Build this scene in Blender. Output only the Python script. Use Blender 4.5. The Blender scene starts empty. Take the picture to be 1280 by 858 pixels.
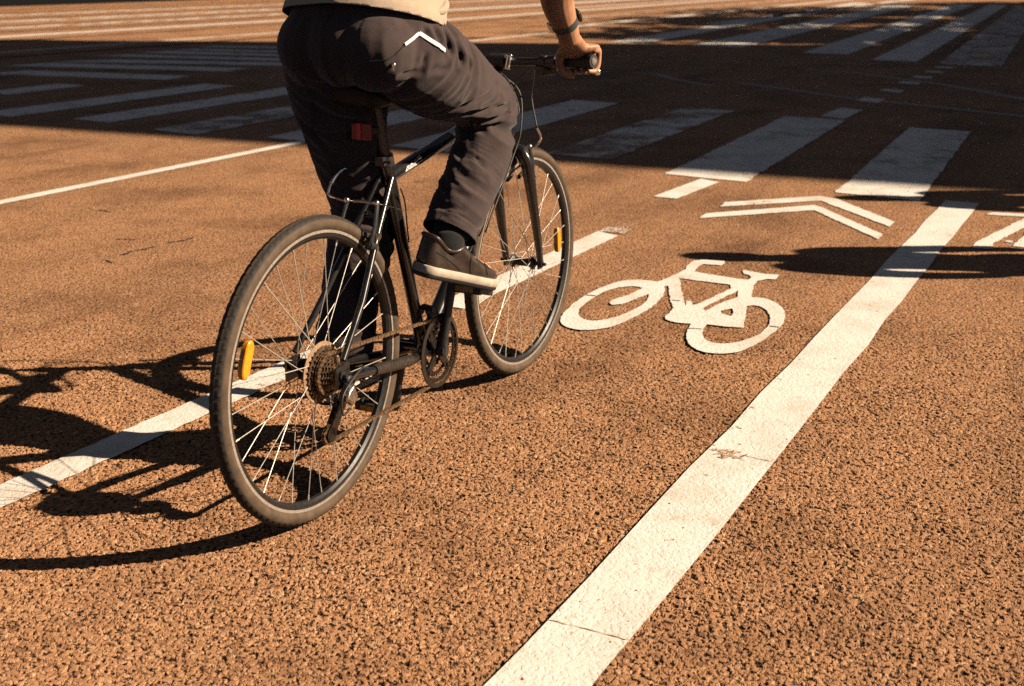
import bpy, bmesh, math, random
import numpy as np
from mathutils import Vector, Matrix, noise
from mathutils.bvhtree import BVHTree

random.seed(7)
rng = np.random.default_rng(11)
S = bpy.context.scene
COL = S.collection
PI = math.pi
R_ = math.radians

# ------------------------------------------------------------------ basics
def V(*a): return Vector(a)

def tag(o, label=None, cat=None, group=None, kind=None):
    if label: o['label'] = label
    if cat: o['category'] = cat
    if group: o['group'] = group
    if kind: o['kind'] = kind
    return o

def empty(name, loc=(0, 0, 0), rz=0, parent=None):
    o = bpy.data.objects.new(name, None)
    COL.objects.link(o)
    o.location = loc
    o.rotation_euler = (0, 0, rz)
    o.empty_display_size = 0.1
    o.parent = parent
    return o

class MB:
    """collects vertices and faces for ONE mesh object"""
    def __init__(s): s.v = []; s.f = []
    def add(s, vs, fs):
        k = len(s.v)
        s.v += [tuple(v) for v in vs]
        s.f += [tuple(i + k for i in f) for f in fs]
        return s
    def merge(s, o): return s.add(o.v, o.f)
    def box(s, c, size, rot=None):
        hx, hy, hz = size[0] / 2, size[1] / 2, size[2] / 2
        c = Vector(c)
        pts = [Vector((x, y, z)) for x in (-hx, hx) for y in (-hy, hy) for z in (-hz, hz)]
        if rot is not None: pts = [rot @ p for p in pts]
        return s.add([c + p for p in pts], [(0, 1, 3, 2), (4, 6, 7, 5), (0, 4, 5, 1), (2, 3, 7, 6), (0, 2, 6, 4), (1, 5, 7, 3)])
    def bar(s, a, b, w, h, up=(0, 0, 1)):
        """rectangular bar from a to b"""
        a = Vector(a); b = Vector(b); t = (b - a).normalized()
        sd = t.cross(Vector(up))
        if sd.length < 1e-5: sd = t.cross(Vector((1, 0, 0)))
        sd.normalize(); u = sd.cross(t)
        vs = [p + sd * x * w / 2 + u * y * h / 2 for p in (a, b) for x, y in ((-1, -1), (1, -1), (1, 1), (-1, 1))]
        return s.add(vs, [(3, 2, 1, 0), (4, 5, 6, 7), (0, 1, 5, 4), (1, 2, 6, 5), (2, 3, 7, 6), (3, 0, 4, 7)])
    def rings(s, rings, close=False, caps=True):
        n = len(rings[0]); k = len(s.v); m = len(rings)
        for r in rings: s.v += [tuple(p) for p in r]
        for i in range(m if close else m - 1):
            a = k + i * n; b = k + ((i + 1) % m) * n
            for j in range(n):
                s.f.append((a + j, a + (j + 1) % n, b + (j + 1) % n, b + j))
        if caps and not close:
            s.f.append(tuple(k + j for j in reversed(range(n))))
            s.f.append(tuple(k + (m - 1) * n + j for j in range(n)))
        return s
    def tube(s, pts, r, n=12, caps=True, up=(0, 0, 1), close=False):
        """sweep; r = number, list of numbers or list of (side, up) radii"""
        P = [Vector(p) for p in pts]; m = len(P)
        if not isinstance(r, (list, tuple)): r = [r] * m
        rings = []; sd = None
        for i in range(m):
            if close: t = P[(i + 1) % m] - P[i - 1]
            else: t = P[min(i + 1, m - 1)] - P[max(i - 1, 0)]
            t.normalize()
            if sd is None:
                sd = t.cross(Vector(up))
                if sd.length < 1e-4: sd = t.cross(Vector((1, 0, 0)))
            else: sd = sd - t * sd.dot(t)
            sd.normalize(); u = sd.cross(t)
            a, b = r[i] if isinstance(r[i], (list, tuple)) else (r[i], r[i])
            rings.append([P[i] + sd * (a * math.cos(q)) + u * (b * math.sin(q)) for q in [2 * PI * j / n for j in range(n)]])
        return s.rings(rings, close, caps)
    def lathe(s, prof, c=(0, 0, 0), axis='y', n=32, close=True):
        """profile of (radius, axial) turned about an axis through c"""
        rings = []
        for i in range(n):
            q = 2 * PI * i / n; cs, sn = math.cos(q), math.sin(q)
            ring = []
            for rad, ax in prof:
                if axis == 'y': p = (c[0] + rad * cs, c[1] + ax, c[2] + rad * sn)
                elif axis == 'z': p = (c[0] + rad * cs, c[1] + rad * sn, c[2] + ax)
                else: p = (c[0] + ax, c[1] + rad * cs, c[2] + rad * sn)
                ring.append(p)
            rings.append(ring)
        m = len(prof); k = len(s.v)
        for r in rings: s.v += r
        for i in range(n):
            a = k + i * m; b = k + ((i + 1) % n) * m
            for j in range(m if close else m - 1):
                s.f.append((a + j, b + j, b + (j + 1) % m, a + (j + 1) % m))
        return s
    def cyl(s, a, b, r, n=16): return s.tube([a, b], r, n)
    def ell(s, c, r, rot=None, nu=18, nv=12):
        c = Vector(c); k = len(s.v)
        rings = []
        for i in range(1, nv):
            th = PI * i / nv
            rings.append([Vector((r[0] * math.sin(th) * math.cos(2 * PI * j / nu), r[1] * math.sin(th) * math.sin(2 * PI * j / nu), r[2] * math.cos(th))) for j in range(nu)])
        top = Vector((0, 0, r[2])); bot = Vector((0, 0, -r[2]))
        pts = [top] + [p for q in rings for p in q] + [bot]
        if rot is not None: pts = [rot @ p for p in pts]
        fs = [(0, 1 + j, 1 + (j + 1) % nu) for j in range(nu)]
        for i in range(nv - 2):
            a = 1 + i * nu; b = a + nu
            fs += [(a + j, b + j, b + (j + 1) % nu, a + (j + 1) % nu) for j in range(nu)]
        a = 1 + (nv - 2) * nu; e = len(pts) - 1
        fs += [(a + j, e, a + (j + 1) % nu) for j in range(nu)]
        return s.add([c + p for p in pts], fs)
    def mesh(s, name):
        me = bpy.data.meshes.new(name)
        me.from_pydata(s.v, [], s.f)
        bm = bmesh.new(); bm.from_mesh(me)
        bmesh.ops.recalc_face_normals(bm, faces=bm.faces)
        bm.to_mesh(me); bm.free()
        return me
    def build(s, name, mat, parent=None, smooth=True, angle=40, loc=None, bevel=0):
        me = s.mesh(name)
        return link(name, me, mat, parent, smooth, angle, loc, bevel)

def link(name, me, mat, parent=None, smooth=True, angle=40, loc=None, bevel=0):
    o = bpy.data.objects.new(name, me)
    COL.objects.link(o)
    if mat: me.materials.append(mat)
    if smooth:
        me.polygons.foreach_set('use_smooth', [True] * len(me.polygons))
        if angle: me.set_sharp_from_angle(angle=R_(angle))
    o.parent = parent
    if loc is not None: o.location = loc
    if bevel:
        b = o.modifiers.new('bevel', 'BEVEL'); b.width = bevel; b.segments = 2; b.limit_method = 'ANGLE'
    return o

def cr(pts, k=6):
    """Catmull-Rom resample of tuples (position and radii together)"""
    A = [np.array(p, float) for p in pts]
    A = [2 * A[0] - A[1]] + A + [2 * A[-1] - A[-2]]
    out = []
    for i in range(1, len(A) - 2):
        for j in range(k):
            t = j / k
            p0, p1, p2, p3 = A[i - 1:i + 3]
            out.append(0.5 * ((2 * p1) + (-p0 + p2) * t + (2 * p0 - 5 * p1 + 4 * p2 - p3) * t * t + (-p0 + 3 * p1 - 3 * p2 + p3) * t ** 3))
    out.append(A[-2])
    return out

def limb(mb, pts, k=6, n=20, up=(0, 0, 1)):
    """tapered closed limb: pts = (x,y,z,r) or (x,y,z,rs,ru); round end caps"""
    q = cr([tuple(p[:4]) + (p[-1],) for p in pts], k)
    P = [Vector(p[:3]) for p in q]
    R = [(max(p[3], .001), max(p[-1], .001)) for p in q]
    t0 = (P[0] - P[1]).normalized(); t1 = (P[-1] - P[-2]).normalized()
    def cap(p, t, r):
        m = min(r)
        return [(p + t * m * .5, (r[0] * .86, r[1] * .86)), (p + t * m * .86, (r[0] * .5, r[1] * .5)), (p + t * m * .99, (r[0] * .12, r[1] * .12))]
    a = cap(P[0], t0, R[0])[::-1]; b = cap(P[-1], t1, R[-1])
    P = [x[0] for x in a] + P + [x[0] for x in b]
    R = [x[1] for x in a] + R + [x[1] for x in b]
    mb.tube(P, R, n, True, up)
    return mb

def fuse(mb, voxel, smooth=4, factor=.5):
    """melt overlapping closed shells into one continuous skin"""
    me = mb.mesh('tmp')
    o = bpy.data.objects.new('tmp', me); COL.objects.link(o)
    m = o.modifiers.new('r', 'REMESH'); m.mode = 'VOXEL'; m.voxel_size = voxel
    if smooth:
        s = o.modifiers.new('s', 'SMOOTH'); s.factor = factor; s.iterations = smooth
    dg = bpy.context.evaluated_depsgraph_get()
    dg.update()
    out = bpy.data.meshes.new_from_object(o.evaluated_get(dg))
    bpy.data.objects.remove(o)
    return out

def displace(me, fn):
    n = len(me.vertices)
    co = np.empty(n * 3); me.vertices.foreach_get('co', co); co = co.reshape(-1, 3)
    no = np.empty(n * 3); me.vertex_normals.foreach_get('vector', no); no = no.reshape(-1, 3)
    d = fn(co, no)
    co = co + no * d[:, None]
    me.vertices.foreach_set('co', co.ravel()); me.update()

# ------------------------------------------------------------------ materials
def mat(name):
    m = bpy.data.materials.new(name); m.use_nodes = True
    nt = m.node_tree
    return m, nt, nt.nodes['Principled BSDF']

def nd(nt, t, **kw):
    n = nt.nodes.new(t)
    for k, v in kw.items():
        if k.startswith('i_'): n.inputs[k[2:].replace('_', ' ')].default_value = v
        else: setattr(n, k, v)
    return n

def ramp(nt, fac, stops, interp='LINEAR'):
    r = nt.nodes.new('ShaderNodeValToRGB')
    r.color_ramp.interpolation = interp
    e = r.color_ramp.elements
    while len(e) > 1: e.remove(e[-1])
    e[0].position = stops[0][0]; e[0].color = tuple(stops[0][1]) + (1,)
    for p, c in stops[1:]:
        x = e.new(p); x.color = tuple(c) + (1,)
    nt.links.new(fac, r.inputs[0])
    return r.outputs[0]

def mixc(nt, fac, a, b, mode='MIX'):
    m = nt.nodes.new('ShaderNodeMix'); m.data_type = 'RGBA'; m.blend_type = mode
    for sock, val in ((m.inputs[0], fac), (m.inputs[6], a), (m.inputs[7], b)):
        if hasattr(val, 'node'): nt.links.new(val, sock)
        elif isinstance(val, (int, float)): sock.default_value = val
        else: sock.default_value = tuple(val) + (1,)
    return m.outputs[2]

def mth(nt, op, a, b=0.0, c=None):
    m = nt.nodes.new('ShaderNodeMath'); m.operation = op
    for i, val in enumerate((a, b, c)):
        if val is None: continue
        if hasattr(val, 'node'): nt.links.new(val, m.inputs[i])
        else: m.inputs[i].default_value = val
    return m.outputs[0]

def simple(name, col, rough=.5, metal=0, var=.25, scale=60, bump=0, bscale=200, coat=0, spec=.5, dust=None):
    """plain material with noise-broken colour, roughness and (optional) fine bump"""
    m, nt, b = mat(name)
    tc = nd(nt, 'ShaderNodeTexCoord')
    n = nd(nt, 'ShaderNodeTexNoise', i_Scale=scale, i_Detail=5.0)
    nt.links.new(tc.outputs['Object'], n.inputs['Vector'])
    c = ramp(nt, n.outputs['Fac'], [(.3, [x * (1 - var) for x in col]), (.7, [min(1, x * (1 + var)) for x in col])])
    if dust:
        n3 = nd(nt, 'ShaderNodeTexNoise', i_Scale=scale * .25, i_Detail=8.0, i_Roughness=.7)
        nt.links.new(tc.outputs['Object'], n3.inputs['Vector'])
        f = ramp(nt, n3.outputs['Fac'], [(.42, (0, 0, 0)), (.72, (1, 1, 1))])
        c = mixc(nt, mth(nt, 'MULTIPLY', f, dust[1]), c, dust[0])
    nt.links.new(c, b.inputs['Base Color'])
    rr = nd(nt, 'ShaderNodeMapRange'); rr.inputs[3].default_value = max(.02, rough - .1); rr.inputs[4].default_value = min(1, rough + .15)
    nt.links.new(n.outputs['Fac'], rr.inputs[0]); nt.links.new(rr.outputs[0], b.inputs['Roughness'])
    b.inputs['Metallic'].default_value = metal
    b.inputs['Coat Weight'].default_value = coat
    b.inputs['Coat Roughness'].default_value = .08
    b.inputs['Specular IOR Level'].default_value = spec
    if bump:
        n2 = nd(nt, 'ShaderNodeTexNoise', i_Scale=bscale, i_Detail=4.0)
        nt.links.new(tc.outputs['Object'], n2.inputs['Vector'])
        bp = nd(nt, 'ShaderNodeBump', i_Strength=.7, i_Distance=bump)
        nt.links.new(n2.outputs['Fac'], bp.inputs['Height']); nt.links.new(bp.outputs[0], b.inputs['Normal'])
    return m

STONE = dict(a=(.415, .222, .116), b=(.345, .181, .092), c=(.20, .102, .056), pale=(.54, .325, .185), gap=(.036, .022, .015))

def grain_nodes(nt, pos):
    """chippings of the road surface: returns (height, colour)"""
    n1 = nd(nt, 'ShaderNodeTexNoise', i_Scale=102.0, i_Detail=2.2, i_Roughness=.5, i_Distortion=.35)
    nt.links.new(pos, n1.inputs['Vector'])
    warp = nd(nt, 'ShaderNodeTexNoise', i_Scale=90.0, i_Detail=2.0)
    nt.links.new(pos, warp.inputs['Vector'])
    va = nt.nodes.new('ShaderNodeVectorMath'); va.operation = 'SCALE'; va.inputs['Scale'].default_value = .009
    nt.links.new(warp.outputs['Color'], va.inputs[0])
    vb = nt.nodes.new('ShaderNodeVectorMath'); vb.operation = 'ADD'
    nt.links.new(pos, vb.inputs[0]); nt.links.new(va.outputs[0], vb.inputs[1])
    v1 = nd(nt, 'ShaderNodeTexVoronoi', feature='F1'); v1.inputs['Scale'].default_value = 92
    nt.links.new(vb.outputs[0], v1.inputs['Vector'])
    sep = nd(nt, 'ShaderNodeSeparateColor'); nt.links.new(v1.outputs['Color'], sep.inputs[0])
    # patches with deeper, opener texture
    pt = nd(nt, 'ShaderNodeTexNoise', i_Scale=1.6, i_Detail=4.0, i_Roughness=.6); nt.links.new(pos, pt.inputs['Vector'])
    off = mth(nt, 'MULTIPLY', mth(nt, 'SUBTRACT', pt.outputs['Fac'], .5), .12)
    k = mth(nt, 'ADD', mth(nt, 'ADD', n1.outputs['Fac'], off), mth(nt, 'MULTIPLY', mth(nt, 'SUBTRACT', .32, v1.outputs['Distance']), .22))
    # flat-topped stones with sharp-sided pits between them
    top = nd(nt, 'ShaderNodeMapRange', interpolation_type='SMOOTHSTEP'); top.inputs[1].default_value = .29; top.inputs[2].default_value = .53
    nt.links.new(k, top.inputs[0])
    h = mth(nt, 'MULTIPLY_ADD', sep.outputs[0], .62, mth(nt, 'MULTIPLY', top.outputs[0], .75))
    fine = nd(nt, 'ShaderNodeTexNoise', i_Scale=420.0, i_Detail=3.0)
    nt.links.new(pos, fine.inputs['Vector'])
    h = mth(nt, 'MULTIPLY_ADD', fine.outputs['Fac'], .14, h)
    s = STONE
    cs = ramp(nt, sep.outputs[1], [(0, s['c']), (.12, s['b']), (.5, s['a']), (.85, s['a']), (1, s['pale'])])
    pit = nd(nt, 'ShaderNodeMapRange', interpolation_type='SMOOTHSTEP'); pit.inputs[1].default_value = .285; pit.inputs[2].default_value = .41
    nt.links.new(k, pit.inputs[0])
    c = mixc(nt, pit.outputs[0], s['gap'], cs)
    # wheel paths and long stains drawn out along the lane, then blotches
    mp = nd(nt, 'ShaderNodeMapping'); mp.vector_type = 'TEXTURE'; mp.inputs['Rotation'].default_value = (0, 0, R_(61.4)); mp.inputs['Scale'].default_value = (8, .75, 1)
    nt.links.new(pos, mp.inputs['Vector'])
    big = nd(nt, 'ShaderNodeTexNoise', i_Scale=1.0, i_Detail=6.0, i_Roughness=.62)
    nt.links.new(mp.outputs[0], big.inputs['Vector'])
    bf = ramp(nt, big.outputs['Fac'], [(.30, (.66, .65, .66)), (.47, (1, 1, 1)), (.72, (1.18, 1.17, 1.15))])
    c = mixc(nt, 1.0, c, bf, 'MULTIPLY')
    blot = nd(nt, 'ShaderNodeTexNoise', i_Scale=1.3, i_Detail=7.0, i_Roughness=.65)
    nt.links.new(pos, blot.inputs['Vector'])
    bf = ramp(nt, blot.outputs['Fac'], [(.34, (.62, .60, .59)), (.50, (1, 1, 1)), (.7, (1.10, 1.09, 1.08))])
    c = mixc(nt, 1.0, c, bf, 'MULTIPLY')
    return h, c

NEAR = (-1.95, 2.15, 1.50, 4.30)      # x0, x1, y0, y1 of the finely modelled part of the road surface
def mat_asphalt():
    m, nt, b = mat('chip_seal_road')
    g = nd(nt, 'ShaderNodeNewGeometry')
    h, c = grain_nodes(nt, g.outputs['Position'])
    nt.links.new(c, b.inputs['Base Color'])
    b.inputs['Roughness'].default_value = .85
    b.inputs['Specular IOR Level'].default_value = .15
    # real relief: pits sink below the stone tops; it eases out at the rim of the finely meshed part
    sp = nd(nt, 'ShaderNodeSeparateXYZ'); nt.links.new(g.outputs['Position'], sp.inputs[0])
    def edge(v, lo, hi):
        r = nd(nt, 'ShaderNodeMapRange', interpolation_type='SMOOTHSTEP'); r.inputs[1].default_value = lo; r.inputs[2].default_value = hi
        nt.links.new(v, r.inputs[0]); return r.outputs[0]
    x0, x1, y0, y1 = NEAR
    k = mth(nt, 'MULTIPLY', mth(nt, 'MULTIPLY', edge(sp.outputs[0], x0 + .02, x0 + .3), edge(sp.outputs[0], x1 - .02, x1 - .3)), mth(nt, 'MULTIPLY', edge(sp.outputs[1], y0 + .01, y0 + .06), edge(sp.outputs[1], y1 - .05, y1 - 1.0)))
    d = nd(nt, 'ShaderNodeDisplacement', i_Midlevel=1.35, i_Scale=.0056)
    nt.links.new(mth(nt, 'MULTIPLY_ADD', mth(nt, 'SUBTRACT', h, 1.35), k, 1.35), d.inputs['Height'])
    nt.links.new(d.outputs[0], nt.nodes['Material Output'].inputs['Displacement'])
    m.displacement_method = 'BOTH'
    bp = nd(nt, 'ShaderNodeBump', i_Strength=1.0, i_Distance=.0048)
    nt.links.new(mth(nt, 'MULTIPLY', h, mth(nt, 'SUBTRACT', 1.0, mth(nt, 'MULTIPLY', k, .75))), bp.inputs['Height']); nt.links.new(bp.outputs[0], b.inputs['Normal'])
    return m

def mat_paint(name, wear=.3, tint=(.80, .77, .72)):
    """thermoplastic road paint: grime, pin-holes, worn spots that show the road"""
    m, nt, b = mat(name)
    g = nd(nt, 'ShaderNodeNewGeometry'); pos = g.outputs['Position']
    h, c = grain_nodes(nt, pos)
    n1 = nd(nt, 'ShaderNodeTexNoise', i_Scale=4.0, i_Detail=8.0, i_Roughness=.65); nt.links.new(pos, n1.inputs['Vector'])
    base = ramp(nt, n1.outputs['Fac'], [(.30, [tint[0] * .74, tint[1] * .69, tint[2] * .62]), (.52, [x * .95 for x in tint]), (.68, tint)])
    n4 = nd(nt, 'ShaderNodeTexNoise', i_Scale=23.0, i_Detail=6.0, i_Roughness=.7); nt.links.new(pos, n4.inputs['Vector'])
    st = ramp(nt, n4.outputs['Fac'], [(.56, (0, 0, 0)), (.76, (1, 1, 1))])
    base = mixc(nt, mth(nt, 'MULTIPLY', st, .6), base, (.42, .27, .15))
    vo = nd(nt, 'ShaderNodeTexVoronoi', feature='F1'); vo.inputs['Scale'].default_value = 26
    nt.links.new(pos, vo.inputs['Vector'])
    sp = nd(nt, 'ShaderNodeSeparateColor'); nt.links.new(vo.outputs['Color'], sp.inputs[0])
    pit = mth(nt, 'MULTIPLY', mth(nt, 'LESS_THAN', vo.outputs['Distance'], mth(nt, 'MULTIPLY', sp.outputs[1], .13)), mth(nt, 'GREATER_THAN', sp.outputs[0], .45))
    n2 = nd(nt, 'ShaderNodeTexNoise', i_Scale=2.2, i_Detail=9.0, i_Roughness=.75); nt.links.new(pos, n2.inputs['Vector'])
    n3 = nd(nt, 'ShaderNodeTexNoise', i_Scale=85.0, i_Detail=3.0); nt.links.new(pos, n3.inputs['Vector'])
    k = mth(nt, 'ADD', mth(nt, 'MULTIPLY', n2.outputs['Fac'], .7), mth(nt, 'MULTIPLY', n3.outputs['Fac'], .3))
    th = .36 + wear * .16
    wf = nd(nt, 'ShaderNodeMapRange'); wf.inputs[1].default_value = th; wf.inputs[2].default_value = th - .04
    nt.links.new(k, wf.inputs[0])
    f = mth(nt, 'MAXIMUM', wf.outputs[0], mth(nt, 'MULTIPLY', pit, .9))
    f = mth(nt, 'MINIMUM', f, 1.0)
    col = mixc(nt, f, base, c)
    nt.links.new(col, b.inputs['Base Color'])
    b.inputs['Roughness'].default_value = .7
    b.inputs['Specular IOR Level'].default_value = .3
    hh = mth(nt, 'MULTIPLY', h, mth(nt, 'MULTIPLY_ADD', f, .8, .20))
    bp = nd(nt, 'ShaderNodeBump', i_Strength=.8, i_Distance=.006)
    nt.links.new(hh, bp.inputs['Height']); nt.links.new(bp.outputs[0], b.inputs['Normal'])
    return m

def mat_cloth(name, col, scale=900, var=.3, rough=.9, sheen=.15, bump=.0006, wash=None):
    m, nt, b = mat(name)
    tc = nd(nt, 'ShaderNodeTexCoord'); pos = tc.outputs['Object']
    n = nd(nt, 'ShaderNodeTexNoise', i_Scale=25.0, i_Detail=8.0, i_Roughness=.7); nt.links.new(pos, n.inputs['Vector'])
    c = ramp(nt, n.outputs['Fac'], [(.3, [x * (1 - var) for x in col]), (.7, [x * (1 + var) for x in col])])
    w = nd(nt, 'ShaderNodeTexNoise', i_Scale=float(scale), i_Detail=2.0); nt.links.new(pos, w.inputs['Vector'])
    c = mixc(nt, .35, c, ramp(nt, w.outputs['Fac'], [(.35, [x * .55 for x in col]), (.65, [min(1, x * 1.5) for x in col])]))
    nt.links.new(c, b.inputs['Base Color'])
    b.inputs['Roughness'].default_value = rough
    b.inputs['Sheen Weight'].default_value = sheen
    b.inputs['Specular IOR Level'].default_value = .2
    bp = nd(nt, 'ShaderNodeBump', i_Strength=.8, i_Distance=bump)
    nt.links.new(w.outputs['Fac'], bp.inputs['Height'])
    n5 = nd(nt, 'ShaderNodeTexNoise', i_Scale=70.0, i_Detail=3.0); nt.links.new(pos, n5.inputs['Vector'])
    b2 = nd(nt, 'ShaderNodeBump', i_Strength=.4, i_Distance=.0014)
    nt.links.new(n5.outputs['Fac'], b2.inputs['Height']); nt.links.new(bp.outputs[0], b2.inputs['Normal'])
    nt.links.new(b2.outputs[0], b.inputs['Normal'])
    return m

def mat_skin():
    m, nt, b = mat('skin')
    tc = nd(nt, 'ShaderNodeTexCoord'); pos = tc.outputs['Object']
    n = nd(nt, 'ShaderNodeTexNoise', i_Scale=28.0, i_Detail=8.0, i_Roughness=.65); nt.links.new(pos, n.inputs['Vector'])
    c = ramp(nt, n.outputs['Fac'], [(.3, (.36, .165, .085)), (.55, (.50, .25, .135)), (.75, (.56, .28, .16))])
    nt.links.new(c, b.inputs['Base Color'])
    b.inputs['Roughness'].default_value = .5
    b.inputs['Subsurface Weight'].default_value = .12
    b.inputs['Subsurface Radius'].default_value = (.012, .005, .002)
    v = nd(nt, 'ShaderNodeTexVoronoi'); v.inputs['Scale'].default_value = 520; nt.links.new(pos, v.inputs['Vector'])
    bp = nd(nt, 'ShaderNodeBump', i_Strength=.25, i_Distance=.0004)
    nt.links.new(v.outputs['Distance'], bp.inputs['Height'])
    nt.links.new(bp.outputs[0], b.inputs['Normal'])
    return m

M = {}
M['road'] = mat_asphalt()
M['paint'] = mat_paint('road_paint', .22)
M['paint_old'] = mat_paint('worn_road_paint', .55, (.82, .79, .74))
M['paint_bare'] = mat_paint('very_worn_road_paint', 1.0, (.80, .77, .72))
M['black'] = simple('gloss_black_paint', (.012, .012, .013), .22, 0, .3, 40, 0, 200, .5)
M['satin'] = simple('satin_black_metal', (.02, .02, .021), .42, .0, .3, 90, .0003, 500)
M['plastic'] = simple('black_plastic', (.022, .021, .02), .5, 0, .3, 80, .0003, 700)
M['grip'] = simple('black_rubber_grip', (.02, .018, .017), .7, 0, .3, 80, .0006, 400)
M['steel'] = simple('worn_steel', (.55, .52, .48), .3, 1, .15, 120, 0, 200)
M['chrome'] = simple('bright_steel', (.75, .73, .70), .16, 1, .08, 60)
M['spoke'] = simple('stainless_spoke', (.62, .58, .52), .40, .55, .1, 100)
M['alu'] = simple('brushed_rim_metal', (.50, .45, .39), .36, .6, .15, 200, .0002, 900)
M['rimblack'] = simple('black_rim', (.018, .016, .015), .4, .2, .3, 100)
M['chain'] = simple('oily_chain', (.26, .17, .10), .45, .8, .5, 260, .0002, 900)
M['cog'] = simple('dirty_sprocket', (.20, .14, .09), .45, .85, .5, 150, .0003, 600)
M['ring'] = simple('chainring_metal', (.05, .043, .036), .38, .8, .4, 120, .0002, 700)
def mat_tyre():
    """shaded dark tread, sunlit dusty tan sidewall, both painted in by distance from the hub"""
    m = simple('tyre_rubber', (.030, .025, .022), .72, 0, .35, 220, .0002, 900, 0, .3)
    nt = m.node_tree; b = nt.nodes['Principled BSDF']
    src = b.inputs['Base Color'].links[0].from_socket
    tc = nd(nt, 'ShaderNodeTexCoord'); sp = nd(nt, 'ShaderNodeSeparateXYZ'); nt.links.new(tc.outputs['Object'], sp.inputs[0])
    r = mth(nt, 'SQRT', mth(nt, 'ADD', mth(nt, 'MULTIPLY', sp.outputs[0], sp.outputs[0]), mth(nt, 'MULTIPLY', sp.outputs[2], sp.outputs[2])))
    n = nd(nt, 'ShaderNodeTexNoise', i_Scale=40.0, i_Detail=6.0); nt.links.new(tc.outputs['Object'], n.inputs['Vector'])
    rr = mth(nt, 'ADD', r, mth(nt, 'MULTIPLY', mth(nt, 'SUBTRACT', n.outputs['Fac'], .5), .006))
    f = nd(nt, 'ShaderNodeMapRange'); f.inputs[1].default_value = .3395; f.inputs[2].default_value = .3360
    nt.links.new(rr, f.inputs[0])
    dust = ramp(nt, n.outputs['Fac'], [(.3, (.060, .041, .027)), (.7, (.115, .077, .048))])  # tan mixes sidewall dust with the sunlight falling on it
    worn = nd(nt, 'ShaderNodeMapRange'); worn.inputs[1].default_value = .3446; worn.inputs[2].default_value = .3462; worn.inputs[4].default_value = .55
    nt.links.new(r, worn.inputs[0])
    c = mixc(nt, mth(nt, 'MAXIMUM', f.outputs[0], worn.outputs[0]), src, dust)
    nt.links.new(c, b.inputs['Base Color'])
    return m
M['tyre'] = mat_tyre()
M['amber'] = simple('amber_reflector', (.88, .29, .006), .25, 0, .12, 200, .0006, 700, .5)
M['red'] = simple('red_reflector', (.26, .006, .005), .25, 0, .4, 60, .0010, 420, 0, .4)
M['redlit'] = simple('red_reflector_lit', (.75, .02, .015), .3, 0, .2, 60, .0008, 420)  # sun glowing through the reflector, put into a brighter red
M['saddle'] = simple('black_saddle_vinyl', (.012, .011, .010), .45, 0, .3, 120, .0005, 500, 0, .12)
M['skin'] = mat_skin()
M['trousers'] = mat_cloth('plum_grey_cotton', (.052, .036, .035))
M['shirt'] = mat_cloth('beige_cotton', (.43, .335, .245), 1100, .08)
M['sock'] = mat_cloth('black_knit', (.012, .012, .013), 600)
M['leather'] = simple('dark_brown_leather', (.033, .022, .016), .36, 0, .45, 45, .0008, 350, .15)
M['sole'] = simple('off_white_rubber', (.54, .46, .37), .6, 0, .2, 50, .0006, 300, 0, .4, ((.30, .17, .08), .5))
M['outsole'] = simple('black_outsole', (.018, .015, .013), .8, 0, .3, 60)
M['white'] = simple('white_tape', (.82, .78, .72), .5, 0, .06, 300)
M['hair'] = simple('brown_hair', (.05, .03, .02), .6, 0, .5, 150, .002, 300)
M['eye'] = simple('eye_white', (.75, .72, .68), .2, 0, .05)
M['strap'] = simple('grey_woven_strap', (.035, .04, .042), .7, 0, .4, 400, .0006, 900)
M['glass'] = simple('watch_glass', (.02, .02, .025), .08, 0, .2, 50, 0, 200, 1)
M['plaster'] = simple('dark_stucco', (.10, .085, .07), .85, 0, .25, 3, .004, 30)
M['wglass'] = simple('window_pane', (.02, .022, .025), .06, 0, .2, 2)
M['frame_w'] = simple('window_frame_paint', (.25, .23, .20), .5)
M['bark'] = simple('grey_bark', (.10, .075, .055), .9, 0, .4, 12, .01, 40)
M['leaf'] = simple('dull_leaf', (.06, .055, .02), .6, 0, .5, 8)
M['near_black'] = simple('near_black_matte', (.007, .008, .009), .9, 0, .4, 25, .003, 120, 0, .05)  # near-black; on the wall this darkness stands in for shade
M['seam'] = simple('curved_strip_metal', (.20, .16, .13), .5, .3, .4, 8)
M['jacket'] = mat_cloth('navy_wool', (.03, .035, .05))
M['denim'] = mat_cloth('blue_denim', (.04, .055, .09))

# ------------------------------------------------------------------ camera, sun, sky
cam = bpy.data.cameras.new('camera'); co_ = bpy.data.objects.new('camera', cam); COL.objects.link(co_)
co_.location = (0, 0, 1.1938)
co_.rotation_euler = (PI / 2 - .3175, 0, 0)
cam.sensor_width = 36; cam.lens = 40.07
cam.clip_start = .05; cam.clip_end = 2000
cam.dof.use_dof = True; cam.dof.focus_distance = 2.75; cam.dof.aperture_fstop = 5.0
S.camera = co_

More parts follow.
